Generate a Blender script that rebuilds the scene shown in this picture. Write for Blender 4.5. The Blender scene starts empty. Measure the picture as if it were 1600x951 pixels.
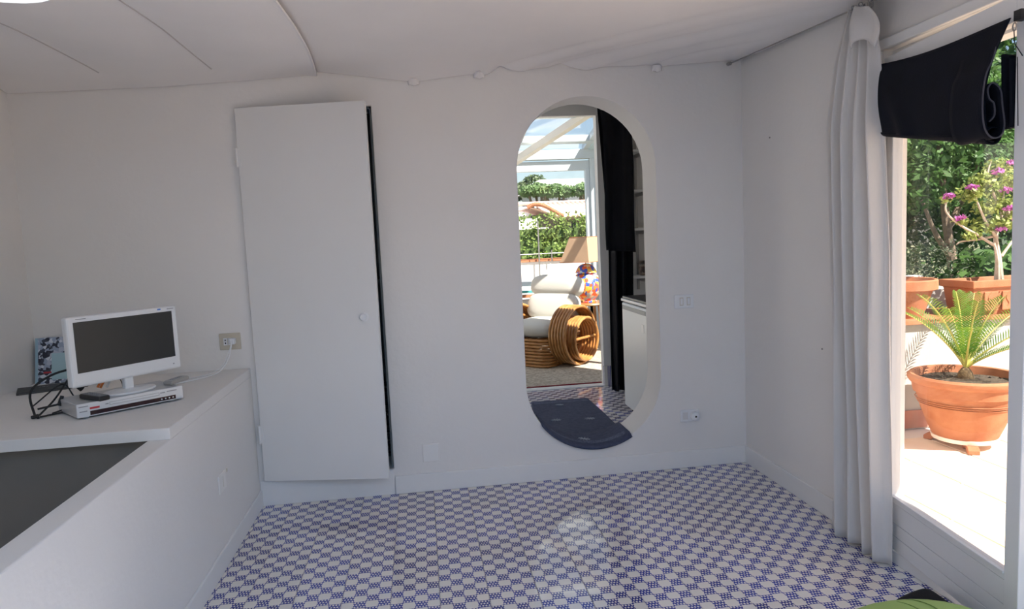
import bpy, bmesh, math, random
from mathutils import Vector, Matrix
import numpy as np
PI = math.pi
random.seed(7)
rng = np.random.default_rng(7)
scn = bpy.context.scene
col = scn.collection

# ---------------------------------------------------------------- camera
cam_d = bpy.data.cameras.new('camera'); cam = bpy.data.objects.new('camera', cam_d); col.objects.link(cam)
cam_d.sensor_width = 36.0; cam_d.lens = 1073.03 / 1600 * 36; cam_d.clip_start = 0.05; cam_d.clip_end = 500
PITCH, ROLL, YAW, EYE = 0.0951, 0.0457, 0.1293, 1.4473
fw = Vector((math.sin(YAW)*math.cos(PITCH), math.cos(YAW)*math.cos(PITCH), -math.sin(PITCH)))
rt = Vector((math.cos(YAW), -math.sin(YAW), 0)); dn = fw.cross(rt)
r2 = math.cos(ROLL)*rt + math.sin(ROLL)*dn; d2 = -math.sin(ROLL)*rt + math.cos(ROLL)*dn
cm = Matrix((r2, -d2, -fw)).transposed().to_4x4(); cm.translation = Vector((0, 0, EYE))
cam.matrix_world = cm
scn.camera = cam

# ---------------------------------------------------------------- sky, sun, daylight, exposure
SUN = Vector((0.42, -0.51, 0.75)).normalized()
w = bpy.data.worlds.new('sky'); scn.world = w; w.use_nodes = True
nt = w.node_tree; bg = nt.nodes['Background']
sky = nt.nodes.new('ShaderNodeTexSky'); sky.sky_type = 'NISHITA'; sky.sun_disc = False
sky.sun_elevation = math.asin(SUN.z); sky.sun_rotation = math.atan2(SUN.x, SUN.y)
sky.air_density = 1.0; sky.dust_density = 1.2; sky.ozone_density = 1.0
nt.links.new(sky.outputs[0], bg.inputs[0]); bg.inputs[1].default_value = 0.17
sd = bpy.data.lights.new('sun', 'SUN'); sun = bpy.data.objects.new('sun', sd); col.objects.link(sun)
sd.energy = 13.5; sd.angle = math.radians(0.53); sd.color = (1.0, 0.93, 0.83)
sun.rotation_euler = SUN.to_track_quat('Z', 'Y').to_euler()
# added blue fill lamp imitating sky light, below the added roof window
wd = bpy.data.lights.new('added_sky_fill', 'AREA'); wl = bpy.data.objects.new('added_sky_fill', wd); col.objects.link(wl)
wd.shape = 'RECTANGLE'; wd.size = 1.7; wd.size_y = 1.3; wd.energy = 34; wd.color = (0.26, 0.56, 1.0)
wl.location = (0.5, -.5, 2.49); wl.rotation_euler = (0, 0, 0)
vs = scn.view_settings; vs.view_transform = 'Standard'; vs.look = 'None'; vs.gamma = 1.0; vs.exposure = 0.08; vs.use_curve_mapping = False
scn.cycles.max_bounces = 10; scn.cycles.diffuse_bounces = 6; scn.cycles.glossy_bounces = 4
scn.cycles.transparent_max_bounces = 16; scn.cycles.sample_clamp_indirect = 6.0
scn.cycles.caustics_reflective = False; scn.cycles.caustics_refractive = False
scn.cycles.use_denoising = True

# ---------------------------------------------------------------- materials
def lin(c):
    return tuple((v/255/12.92 if v/255 <= .04045 else ((v/255+.055)/1.055)**2.4) for v in c)
MATS = {}
def N(nt, t, **kw):
    n = nt.nodes.new(t)
    for k, v in kw.items(): setattr(n, k, v)
    return n
def mat(name, c, rough=.6, var=0.0, vscale=6.0, bump=0.0, bscale=60.0, metal=0.0, spec=.5, c2=None, coat=0.0, sheen=0.0, transl=0.0):
    """Principled colour with procedural mottling (noise towards c2) and fine relief."""
    if name in MATS: return MATS[name]
    m = bpy.data.materials.new(name); m.use_nodes = True; MATS[name] = m
    nt = m.node_tree; b = nt.nodes['Principled BSDF']
    b.inputs['Roughness'].default_value = rough; b.inputs['Metallic'].default_value = metal
    b.inputs['Specular IOR Level'].default_value = spec; b.inputs['Coat Weight'].default_value = coat
    b.inputs['Sheen Weight'].default_value = sheen
    b.inputs['Base Color'].default_value = (*c, 1)
    tc = N(nt, 'ShaderNodeTexCoord')
    if var > 0 or c2:
        no = N(nt, 'ShaderNodeTexNoise'); no.inputs['Scale'].default_value = vscale; no.inputs['Detail'].default_value = 4
        nt.links.new(tc.outputs['Object'], no.inputs['Vector'])
        mx = N(nt, 'ShaderNodeMix', data_type='RGBA')
        cr = N(nt, 'ShaderNodeMapRange'); cr.inputs[1].default_value = .35; cr.inputs[2].default_value = .65
        nt.links.new(no.outputs['Fac'], cr.inputs[0]); nt.links.new(cr.outputs[0], mx.inputs['Factor'])
        d = c2 if c2 else tuple(v*(1-var) for v in c)
        mx.inputs['A'].default_value = (*c, 1); mx.inputs['B'].default_value = (*d, 1)
        nt.links.new(mx.outputs['Result'], b.inputs['Base Color'])
    if bump > 0:
        n2 = N(nt, 'ShaderNodeTexNoise'); n2.inputs['Scale'].default_value = bscale; n2.inputs['Detail'].default_value = 3
        nt.links.new(tc.outputs['Object'], n2.inputs['Vector'])
        bp = N(nt, 'ShaderNodeBump'); bp.inputs['Strength'].default_value = bump; bp.inputs['Distance'].default_value = .01
        nt.links.new(n2.outputs['Fac'], bp.inputs['Height']); nt.links.new(bp.outputs[0], b.inputs['Normal'])
    if transl > 0:
        t = N(nt, 'ShaderNodeBsdfTranslucent'); ms = N(nt, 'ShaderNodeMixShader'); ms.inputs[0].default_value = transl
        src = b.inputs['Base Color'].links
        if src: nt.links.new(src[0].from_socket, t.inputs['Color'])
        else: t.inputs['Color'].default_value = (*c, 1)
        o = nt.nodes['Material Output']
        nt.links.new(b.outputs[0], ms.inputs[1]); nt.links.new(t.outputs[0], ms.inputs[2]); nt.links.new(ms.outputs[0], o.inputs[0])
    return m
def glass_mat(name, tint=(1, 1, 1), gloss=.025, rough=0.0):
    m = bpy.data.materials.new(name); m.use_nodes = True; MATS[name] = m; nt = m.node_tree
    nt.nodes.remove(nt.nodes['Principled BSDF']); o = nt.nodes['Material Output']
    t = N(nt, 'ShaderNodeBsdfTransparent'); t.inputs[0].default_value = (*tint, 1)
    g = N(nt, 'ShaderNodeBsdfGlossy'); g.inputs['Roughness'].default_value = rough
    lw = N(nt, 'ShaderNodeLayerWeight'); lw.inputs['Blend'].default_value = .5
    pw = N(nt, 'ShaderNodeMath', operation='POWER'); pw.inputs[1].default_value = 5.0; nt.links.new(lw.outputs['Facing'], pw.inputs[0])
    ma = N(nt, 'ShaderNodeMath', operation='MULTIPLY_ADD'); ma.inputs[1].default_value = .9; ma.inputs[2].default_value = gloss; nt.links.new(pw.outputs[0], ma.inputs[0])
    ms = N(nt, 'ShaderNodeMixShader'); nt.links.new(ma.outputs[0], ms.inputs[0])
    nt.links.new(t.outputs[0], ms.inputs[1]); nt.links.new(g.outputs[0], ms.inputs[2]); nt.links.new(ms.outputs[0], o.inputs[0])
    return m

plaster = mat('white_plaster', (.81, .79, .765), .75, var=.03, vscale=1.6, bump=.12, bscale=35)
paintw = mat('white_paint', (.82, .815, .80), .42, var=.02, vscale=3, bump=.03, bscale=40)
doorpaint = mat('door_paint', (.79, .785, .77), .4, var=.02, vscale=2, bump=.03, bscale=25)
counterm = mat('counter_paint', (.86, .84, .805), .5, var=.03, vscale=4, bump=.05, bscale=30)
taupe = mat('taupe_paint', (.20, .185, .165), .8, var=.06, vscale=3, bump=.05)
ceilm = mat('ceiling_cloth', (.87, .84, .82), .85, var=.03, vscale=2.5, bump=.05, bscale=120)
groutm = mat('grout', (.60, .54, .49), .9, bump=.1)
frame_w = mat('door_frame_lacquer', (.78, .785, .79), .35, bump=.02, bscale=20)
alum_w = mat('white_aluminium', (.60, .67, .71), .35)
beam_b = mat('cream_beam', (.82, .77, .68), .6, var=.04)
glass = glass_mat('window_glass')
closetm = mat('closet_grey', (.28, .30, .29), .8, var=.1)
black_cloth = mat('black_cloth', (.009, .009, .012), .85, var=.2, vscale=9, bump=.15, bscale=300, spec=.25)
denim = mat('dark_blue_black_cloth', (.006, .007, .013), .85, var=.4, vscale=7, bump=.2, bscale=260, spec=.2)
linen = mat('white_curtain_linen', (.84, .82, .80), .9, bump=.2, bscale=400, transl=.3)
plastic_w = mat('white_plastic', (.80, .81, .82), .3)
plastic_be = mat('beige_plastic', (.58, .53, .43), .4)
silver = mat('silver_plastic', (.55, .56, .57), .35, metal=.25)
silver_lt = mat('silver_front', (.68, .70, .73), .3, metal=.15)
dark_pl = mat('black_plastic', (.012, .012, .013), .45)
rubber = mat('black_rubber', (.012, .012, .012), .55)
screenm = mat('tv_screen', (.014, .019, .022), .36, spec=.6)
dispm = mat('dark_red_display', (.035, .010, .012), .15)
redp = mat('red_print', (.55, .04, .05), .5)
bluep = mat('blue_sticker', (.05, .22, .65), .4)
greyp = mat('grey_print', (.30, .31, .33), .5)
metalm = mat('dull_metal', (.35, .34, .33), .4, metal=.8)
terracotta = mat('terracotta', (.33, .115, .048), .8, c2=(.39, .16, .075), vscale=9, bump=.15, bscale=90)
terra_lt = mat('terracotta_tile', (.74, .57, .43), .75, c2=(.80, .66, .53), vscale=5, bump=.1, bscale=70)
terrace_wall_m = mat('terrace_wall_limewash', (.46, .45, .43), .85, var=.12, vscale=3, bump=.2, bscale=30)
terra_dk = mat('terracotta_skirting', (.50, .22, .15), .8, var=.2, vscale=8)
outwhite = mat('outdoor_whitewash', (.72, .70, .67), .85, var=.10, vscale=3, bump=.2, bscale=30)
soilm = mat('soil', (.035, .025, .018), 1, c2=(.09, .07, .045), vscale=60, bump=.6, bscale=90)
rattanm = mat('rattan', (.34, .14, .035), .36, c2=(.46, .23, .075), vscale=14, coat=.25)
cushm = mat('cream_cushion', (.56, .55, .50), .9, bump=.15, bscale=120)
navy = mat('navy_rug', (.050, .062, .115), .95, c2=(.072, .088, .155), vscale=40, bump=.5, bscale=350)
barkm = mat('bark', (.16, .11, .08), .9, c2=(.24, .18, .13), vscale=20, bump=.4, bscale=40)
bark_lt = mat('pale_bark', (.42, .33, .26), .9, c2=(.55, .45, .36), vscale=30, bump=.3, bscale=60)
def leafm(name, a, b, sc=3): return mat(name, a, .5, c2=b, vscale=sc, transl=.4, spec=.4)
leaf_dk = leafm('leaf_deep_green', (0.040, 0.095, 0.035), (0.075, 0.155, 0.055))
leaf_md = leafm('leaf_mid_green', (0.060, 0.145, 0.035), (0.12, 0.22, 0.06))
leaf_ol = leafm('leaf_olive', (0.060, 0.084, 0.045), (0.102, 0.126, 0.072))
leaf_br = leafm('leaf_bright', (0.17, 0.28, 0.05), (0.29, 0.38, 0.11), 5)
leaf_yg = leafm('leaf_yellow_green', (0.36, 0.40, 0.11), (0.23, 0.30, 0.07), 9)
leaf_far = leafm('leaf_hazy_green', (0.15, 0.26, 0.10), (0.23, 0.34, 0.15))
palmm = mat('palm_leaf', (.07, .19, .020), .4, c2=(.15, .25, .025), vscale=7, transl=.45)
palm_st = mat('palm_stalk', (.42, .40, .10), .5)
magenta = mat('magenta_bract', (.42, .08, .34), .7, c2=(.50, .17, .43), vscale=30, transl=.3)
greenc = mat('lime_green_fabric', (.36, .52, .15), .85, var=.08, vscale=5, bump=.12, bscale=250)
fridge_w = mat('fridge_white', (.74, .77, .79), .3, bump=.02, bscale=15)
shade_m = mat('lampshade_paper', (.62, .43, .28), .8, var=.05, vscale=8, transl=.3)
roof_tile = mat('roof_tile_clay', (.70, .42, .32), .8, c2=(.80, .58, .48), vscale=12, bump=.3, bscale=20)
far_white = mat('far_white_wall', (.80, .78, .75), .9, var=.05)
ground_m = mat('garden_ground', (.22, .20, .13), .95, c2=(.14, .17, .07), vscale=1.5, bump=.2)
awn = mat('awning_cloth', (.72, .52, .38), .9, transl=.3)

def floor_tile_mat():
    """Glazed white tile: 4 x 4 cells of 5 cm, chequered plain / blue dotted lattice, laid on the room's 20 cm grid."""
    m = bpy.data.materials.new('blue_white_tile'); m.use_nodes = True; MATS['tile'] = m; nt = m.node_tree; b = nt.nodes['Principled BSDF']
    L = nt.links.new
    g = N(nt, 'ShaderNodeNewGeometry'); sp = N(nt, 'ShaderNodeSeparateXYZ'); L(g.outputs['Position'], sp.inputs[0])
    def M(op, a, bb=None, c=None):
        n = N(nt, 'ShaderNodeMath', operation=op)
        for i, v in enumerate((a, bb, c)):
            if v is None: continue
            if isinstance(v, (int, float)): n.inputs[i].default_value = v
            else: L(v, n.inputs[i])
        return n.outputs[0]
    X = M('MULTIPLY', M('ADD', sp.outputs[0], 20.2), 20.0); Y = M('MULTIPLY', M('ADD', sp.outputs[1], 20.6), 20.0)
    fx = M('FRACT', X); fy = M('FRACT', Y)
    chk = M('MODULO', M('ADD', M('FLOOR', X), M('FLOOR', Y)), 2.0)
    v = M('MULTIPLY', fy, 3.0); row = M('FLOOR', v)
    u = M('ADD', M('MULTIPLY', fx, 4.0), M('MULTIPLY', M('MODULO', row, 2.0), .5))
    du = M('ABSOLUTE', M('SUBTRACT', M('FRACT', u), .5)); dv = M('ABSOLUTE', M('SUBTRACT', M('FRACT', v), .5))
    dot = M('LESS_THAN', M('ADD', du, dv), .40)
    lattice = M('MULTIPLY', chk, M('SUBTRACT', 1.0, dot))
    # little blue squares on the cell corners tie the lattice cells together
    cx = M('GREATER_THAN', M('ABSOLUTE', M('SUBTRACT', fx, .5)), .42); cy = M('GREATER_THAN', M('ABSOLUTE', M('SUBTRACT', fy, .5)), .44)
    blue = M('MAXIMUM', lattice, M('MULTIPLY', cx, cy))
    oi = N(nt, 'ShaderNodeObjectInfo')
    wr = N(nt, 'ShaderNodeMix', data_type='RGBA'); L(oi.outputs['Random'], wr.inputs['Factor'])
    wr.inputs['A'].default_value = (.74, .71, .67, 1); wr.inputs['B'].default_value = (.80, .78, .75, 1)
    br = N(nt, 'ShaderNodeMix', data_type='RGBA'); L(oi.outputs['Random'], br.inputs['Factor'])
    br.inputs['A'].default_value = (.028, .034, .20, 1); br.inputs['B'].default_value = (.040, .060, .34, 1)
    mx = N(nt, 'ShaderNodeMix', data_type='RGBA'); L(blue, mx.inputs['Factor']); L(wr.outputs['Result'], mx.inputs['A']); L(br.outputs['Result'], mx.inputs['B'])
    L(mx.outputs['Result'], b.inputs['Base Color'])
    b.inputs['Roughness'].default_value = .06; b.inputs['Specular IOR Level'].default_value = .55
    n2 = N(nt, 'ShaderNodeTexNoise'); n2.inputs['Scale'].default_value = 9; L(g.outputs['Position'], n2.inputs['Vector'])
    bp = N(nt, 'ShaderNodeBump'); bp.inputs['Strength'].default_value = .02; bp.inputs['Distance'].default_value = .01
    L(n2.outputs['Fac'], bp.inputs['Height']); L(bp.outputs[0], b.inputs['Normal'])
    return m
tilem = floor_tile_mat()
def voronoi_mat(name, cols, scale, rough=.5, dist='CHEBYCHEV'):
    m = bpy.data.materials.new(name); m.use_nodes = True; MATS[name] = m; nt = m.node_tree; b = nt.nodes['Principled BSDF']
    tc = N(nt, 'ShaderNodeTexCoord'); v = N(nt, 'ShaderNodeTexVoronoi'); v.inputs['Scale'].default_value = scale; v.distance = dist
    nt.links.new(tc.outputs['Object'], v.inputs['Vector'])
    sx = N(nt, 'ShaderNodeSeparateColor'); nt.links.new(v.outputs['Color'], sx.inputs[0])
    r = N(nt, 'ShaderNodeValToRGB'); r.color_ramp.interpolation = 'CONSTANT'
    e = r.color_ramp.elements
    while len(e) < len(cols): e.new(.5)
    for i, c in enumerate(cols): e[i].position = i/len(cols); e[i].color = (*c, 1)
    nt.links.new(sx.outputs[0], r.inputs[0]); nt.links.new(r.outputs[0], b.inputs['Base Color']); b.inputs['Roughness'].default_value = rough
    return m
patchwork = voronoi_mat('patchwork_glaze', [(.75, .13, .05), (.80, .55, .08), (.06, .12, .55), (.78, .66, .5), (.75, .25, .06), (.35, .45, .55), (.62, .10, .12)], 24, .3)
cover_m = voronoi_mat('photo_print', [(.03, .03, .05), (.35, .42, .55), (.72, .76, .82), (.06, .07, .10), (.5, .55, .65)], 70, .35, 'EUCLIDEAN')
carpetm = mat('speckled_carpet', (.60, .54, .44), 1, c2=(.34, .29, .23), vscale=38, bump=.8, bscale=160)
stain_m = mat('cloth_stain', (.64, .60, .58), .85)

# ---------------------------------------------------------------- mesh helpers
class MB:
    def __init__(s): s.v = []; s.f = []
    def add(s, v, f):
        o = len(s.v); s.v += [tuple(p) for p in v]; s.f += [tuple(i+o for i in q) for q in f]; return s
    def box(s, a, b, rz=0, c=None):
        x0, y0, z0 = a; x1, y1, z1 = b
        v = [(x0,y0,z0),(x1,y0,z0),(x1,y1,z0),(x0,y1,z0),(x0,y0,z1),(x1,y0,z1),(x1,y1,z1),(x0,y1,z1)]
        if rz:
            cx, cy = c if c else ((x0+x1)/2, (y0+y1)/2); k, q = math.cos(rz), math.sin(rz)
            v = [(cx+(x-cx)*k-(y-cy)*q, cy+(x-cx)*q+(y-cy)*k, z) for x, y, z in v]
        return s.add(v, [(0,3,2,1),(4,5,6,7),(0,1,5,4),(1,2,6,5),(2,3,7,6),(3,0,4,7)])
    def tube(s, pts, r, n=8, closed=False, cap=True):
        P = [Vector(p) for p in pts]; m = len(P)
        R = r if isinstance(r, (list, tuple)) else [r]*m
        T = []
        for i in range(m):
            a = P[(i-1) % m] if (closed or i > 0) else P[0]; b = P[(i+1) % m] if (closed or i < m-1) else P[-1]
            t = (b-a); T.append(t.normalized() if t.length > 1e-9 else Vector((0,0,1)))
        up = Vector((0,0,1)) if abs(T[0].z) < .9 else Vector((1,0,0))
        x = T[0].cross(up).normalized(); v = []
        for i in range(m):
            x = (x - T[i]*x.dot(T[i]))
            x = x.normalized() if x.length > 1e-6 else T[i].orthogonal().normalized()
            y = T[i].cross(x)
            for k in range(n):
                a = 2*PI*k/n; v.append(P[i] + x*math.cos(a)*R[i] + y*math.sin(a)*R[i])
        f = []
        for i in range(m if closed else m-1):
            j = (i+1) % m
            for k in range(n): f.append((i*n+k, i*n+(k+1) % n, j*n+(k+1) % n, j*n+k))
        if not closed and cap: f += [tuple(range(n-1, -1, -1)), tuple(range((m-1)*n, m*n))]
        return s.add(v, f)
    def lathe(s, prof, n=32, c=(0,0,0)):
        v = []; f = []
        for r, z in prof:
            for k in range(n): a = 2*PI*k/n; v.append((c[0]+r*math.cos(a), c[1]+r*math.sin(a), c[2]+z))
        for i in range(len(prof)-1):
            for k in range(n): f.append((i*n+k, i*n+(k+1) % n, (i+1)*n+(k+1) % n, (i+1)*n+k))
        f += [tuple(range(n-1, -1, -1)), tuple(range((len(prof)-1)*n, len(prof)*n))]
        return s.add(v, f)
    def grid(s, nu, nv, fn):
        v = [fn(i/nu, j/nv) for j in range(nv+1) for i in range(nu+1)]
        f = [(j*(nu+1)+i, j*(nu+1)+i+1, (j+1)*(nu+1)+i+1, (j+1)*(nu+1)+i) for j in range(nv) for i in range(nu)]
        return s.add(v, f)
    def prism(s, poly, axis, a, b):
        """extrude a 2-D polygon along an axis between a and b"""
        def put(p, d): return {'x': (d, p[0], p[1]), 'y': (p[0], d, p[1]), 'z': (p[0], p[1], d)}[axis]
        n = len(poly); v = [put(p, a) for p in poly] + [put(p, b) for p in poly]
        f = [tuple(range(n-1, -1, -1)), tuple(range(n, 2*n))] + [(i, (i+1) % n, n+(i+1) % n, n+i) for i in range(n)]
        return s.add(v, f)
    def mesh(s, name, m, smooth=40):
        me = bpy.data.meshes.new(name); me.from_pydata(s.v, [], s.f)
        bm = bmesh.new(); bm.from_mesh(me); bmesh.ops.recalc_face_normals(bm, faces=bm.faces); bm.to_mesh(me); bm.free()
        if m: me.materials.append(m)
        if smooth:
            me.shade_smooth(); me.set_sharp_from_angle(angle=math.radians(smooth))
        return me
    def build(s, name, m, parent=None, bevel=0, smooth=40, solid=0, sub=0):
        o = bpy.data.objects.new(name, s.mesh(name, m, smooth)); col.objects.link(o)
        if parent: o.parent = parent
        if solid:
            md = o.modifiers.new('solid', 'SOLIDIFY'); md.thickness = solid; md.offset = 0
        if bevel:
            md = o.modifiers.new('bevel', 'BEVEL'); md.width = bevel; md.segments = 2; md.limit_method = 'ANGLE'; md.angle_limit = math.radians(40)
            md.harden_normals = False
        if sub:
            md = o.modifiers.new('sub', 'SUBSURF'); md.levels = sub; md.render_levels = sub
        return o
def tag(o, label, cat, group=None):
    o['label'] = label; o['category'] = cat
    if group: o['group'] = group
    return o
def thing(name, label, cat, loc=(0,0,0), rz=0, group=None):
    o = bpy.data.objects.new(name, None); col.objects.link(o); o.empty_display_size = .1
    o.location = loc; o.rotation_euler = (0, 0, rz); return tag(o, label, cat, group)
def struct(o): o['kind'] = 'structure'; return o
def stuff(o): o['kind'] = 'stuff'; return o
def link_copy(name, me, parent, loc=(0,0,0), rz=0):
    o = bpy.data.objects.new(name, me); col.objects.link(o); o.parent = parent; o.location = loc; o.rotation_euler = (0,0,rz); return o
def spl(pts, n=8):
    """Catmull-Rom curve through points"""
    P = [Vector(p) for p in pts]; P = [P[0]*2-P[1]] + P + [P[-1]*2-P[-2]]; out = []
    for i in range(1, len(P)-2):
        for k in range(n):
            t = k/n; a, b, c, d = P[i-1], P[i], P[i+1], P[i+2]
            out.append(.5*((2*b) + (c-a)*t + (2*a-5*b+4*c-d)*t*t + (3*b-a-3*c+d)*t**3))
    out.append(P[-2]); return out
def cushion_mesh(mb, hx, hy, hz, c=(0,0,0), p=3.2, pz=2.2, n=28):
    """puffed rounded cushion (superellipsoid)"""
    def sg(v, e): return math.copysign(abs(v)**e, v)
    v = []; f = []; m = 14
    for j in range(m+1):
        th = -PI/2 + PI*j/m
        for k in range(n):
            ph = 2*PI*k/n; cz = sg(math.cos(th), 2/pz)
            v.append((c[0]+hx*cz*sg(math.cos(ph), 2/p), c[1]+hy*cz*sg(math.sin(ph), 2/p), c[2]+hz*sg(math.sin(th), 2/pz)))
    for j in range(m):
        for k in range(n): f.append((j*n+k, j*n+(k+1) % n, (j+1)*n+(k+1) % n, (j+1)*n+k))
    return mb.add(v, f)

# ================================================================ THE SETTING
D, R, XL = 3.949, 1.942, -2.07          # back wall, right wall, left wall
# floor slab and its tiles (20 cm grid)
floor = struct(MB().box((-1.04, -1.5, -.16), (R, D, -.003)).build('floor', groutm, smooth=0))
def tile_mesh(x0, x1, y0, y1):
    g, ch = .0011, .0012; a, b, c, d = x0+g, x1-g, y0+g, y1-g; z0, z1 = -.003, 0
    v = [(a,c,z0),(b,c,z0),(b,d,z0),(a,d,z0),(a,c,z1-ch),(b,c,z1-ch),(b,d,z1-ch),(a,d,z1-ch),(a+ch,c+ch,z1),(b-ch,c+ch,z1),(b-ch,d-ch,z1),(a+ch,d-ch,z1)]
    f = [(8,9,10,11)] + [(i,(i+1)%4,4+(i+1)%4,4+i) for i in range(4)] + [(4+i,4+(i+1)%4,8+(i+1)%4,8+i) for i in range(4)]
    return MB().add(v, f).mesh('floor_tile', tilem, 0)
_tc = {}
def lay_tiles(parent, xa, xb, ya, yb, z):
    for i in range(math.floor((xa+.2)/.2-1e-6), math.ceil((xb+.2)/.2)):
        for j in range(math.floor((ya-3.4)/.2-1e-6), math.ceil((yb-3.4)/.2)):
            X, Y = -.2+.2*i, 3.4+.2*j
            x0, x1, y0, y1 = max(X, xa)-X, min(X+.2, xb)-X, max(Y, ya)-Y, min(Y+.2, yb)-Y
            if x1-x0 < .012 or y1-y0 < .012: continue
            k = tuple(round(q, 4) for q in (x0, x1, y0, y1))
            if k not in _tc: _tc[k] = tile_mesh(*k)
            t = link_copy('floor_tile', _tc[k], parent, (X, Y, z + random.uniform(-.0004, .0004)))
            t.rotation_euler = (random.gauss(0, .0012), random.gauss(0, .0012), 0)
lay_tiles(floor, -.975, R, 2.0, D, 0)
stuff(MB().box((-.975, -1.5, -.003), (R, 2.0, 0)).build('tile_field', tilem, floor, smooth=0))

# back wall with the cupboard doorway and the stadium-shaped opening
OCX, OR_, OZ0, OZ1 = .990, .413, .586, 1.832
def stadium(r=OR_, n=28):
    p = [(OCX + r*math.cos(a), OZ1 + r*math.sin(a)) for a in [PI*k/n for k in range(n+1)]]
    return p + [(OCX + r*math.cos(a), OZ0 + r*math.sin(a)) for a in [PI + PI*k/n for k in range(n+1)]]
DX0, DX1, DZ0, DZ1 = -.945, -.222, .15, 2.215
def wall_with_holes(name, outer, holes, y0, y1, m, bevel=0):
    bm = bmesh.new(); E = []
    for loop in [outer]+holes:
        vs_ = [bm.verts.new((x, y0, z)) for x, z in loop]
        E += [bm.edges.new((vs_[i], vs_[(i+1) % len(vs_)])) for i in range(len(vs_))]
    bmesh.ops.triangle_fill(bm, edges=E, use_beauty=True, use_dissolve=False)
    r = bmesh.ops.extrude_face_region(bm, geom=bm.faces[:])
    for e in r['geom']:
        if isinstance(e, bmesh.types.BMVert): e.co.y = y1
    bmesh.ops.recalc_face_normals(bm, faces=bm.faces)
    me = bpy.data.meshes.new(name); bm.to_mesh(me); bm.free(); me.materials.append(m); me.shade_smooth(); me.set_sharp_from_angle(angle=math.radians(30))
    o = bpy.data.objects.new(name, me); col.objects.link(o)
    if bevel:
        md = o.modifiers.new('bevel', 'BEVEL'); md.width = bevel; md.segments = 2; md.limit_method = 'ANGLE'; md.angle_limit = math.radians(50)
    return struct(o)
wall_back = wall_with_holes('wall_back', [(-2.3, -.16), (2.12, -.16), (2.12, 2.8), (-2.3, 2.8)],
    [stadium(), [(DX0, DZ0), (DX1, DZ0), (DX1, DZ1), (DX0, DZ1)]], D, D+.25, plaster, .004)
wall_left = struct(MB().box((XL-.23, -1.7, -1.7), (XL, D, 2.8)).build('wall_left', plaster, smooth=0))
# wall behind the camera, with a window opening added to let in daylight
wr_ = MB(); wr_.box((XL, -1.7, -1.7), (2.12, -1.5, 1.0)); wr_.box((XL, -1.7, 2.2), (2.12, -1.5, 2.8))
wr_.box((XL, -1.7, 1.0), (-1.2, -1.5, 2.2)); wr_.box((1.6, -1.7, 1.0), (2.12, -1.5, 2.2))
struct(wr_.build('wall_rear', plaster, smooth=0))
wn = MB(); wn.box((-1.2, -1.64, 1.0), (1.6, -1.58, 1.06)); wn.box((-1.2, -1.64, 2.14), (1.6, -1.58, 2.2))
for x in (-1.2, .17, 1.54): wn.box((x, -1.64, 1.06), (x+.06, -1.58, 2.14))
win1 = struct(wn.build('window_added_rear', frame_w, smooth=0))
for x0, x1 in ((-1.14, .17), (.23, 1.54)): MB().box((x0, -1.615, 1.06), (x1, -1.609, 2.14)).build('pane', glass, win1, smooth=0)
# right wall: solid beyond the glazed doors, lintel above, solid again towards the camera
OY0, OY1, OZT = -.05, 2.69, 2.15
wr_ = MB(); wr_.box((R, OY1, -.16), (2.055, D, 2.8)); wr_.box((R, -1.5, -.16), (2.055, OY0, 2.8)); wr_.box((R, OY0, OZT), (2.055, OY1, 2.8)); wr_.box((R, OY0, -.16), (2.055, OY1, .0))
struct(wr_.build('wall_right', plaster, smooth=0))
c_ = MB(); c_.box((XL-.23, -1.7, 2.50), (2.12, -1.18, 2.8)); c_.box((XL-.23, .18, 2.50), (2.12, D, 2.8)); c_.box((XL-.23, -1.18, 2.50), (-.38, .18, 2.8)); c_.box((1.38, -1.18, 2.50), (2.12, .18, 2.8))
ceiling = struct(c_.build('ceiling', plaster, smooth=0))
c_ = MB(); c_.box((-.38, -1.18, 2.72), (-.32, .18, 2.80)); c_.box((1.32, -1.18, 2.72), (1.38, .18, 2.80)); c_.box((-.32, -1.18, 2.72), (1.32, -1.12, 2.80)); c_.box((-.32, .12, 2.72), (1.32, .18, 2.80)); c_.box((.47, -1.12, 2.72), (.53, .12, 2.80))
rw = struct(c_.build('window_added_roof', frame_w, smooth=0))  # roof window added behind the camera to let light in
for x0, x1 in ((-.32, .47), (.53, 1.32)): MB().box((x0, -1.12, 2.757), (x1, .12, 2.763)).build('pane', glass, rw, smooth=0)

# skirting boards
def board(name, a, b): return struct(MB().box(a, b).build(name, paintw, bevel=.004, smooth=0))
board('baseboard_back', (DX1+.004, D-.014, 0), (R, D, .108))
board('baseboard_right', (R-.014, 2.74, 0), (R, D-.014, .105))
board('baseboard_left', (-.975, 1.2, 0), (-.962, D-.006, .095))
board('trim_1', (-.972, D-.006, 0), (DX1, D, .148))          # plinth under the cupboard door
board('trim_2', (R-.02, OY0-.06, 2.15), (R, 2.74, 2.19))     # moulding above the glazed doors
board('trim_3', (R-.012, OY1, .0), (R, 2.74, 2.15))
board('trim_4', (R-.012, OY0-.05, .0), (R, OY0, 2.15))
struct(MB().box((1.988, OY0, 2.055), (2.055, OY1, 2.15)).build('trim_14', frame_w, smooth=0))
board('trim_5', (R-.02, OY0, 0), (2.055, OY1, .055))         # door sill
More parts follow.
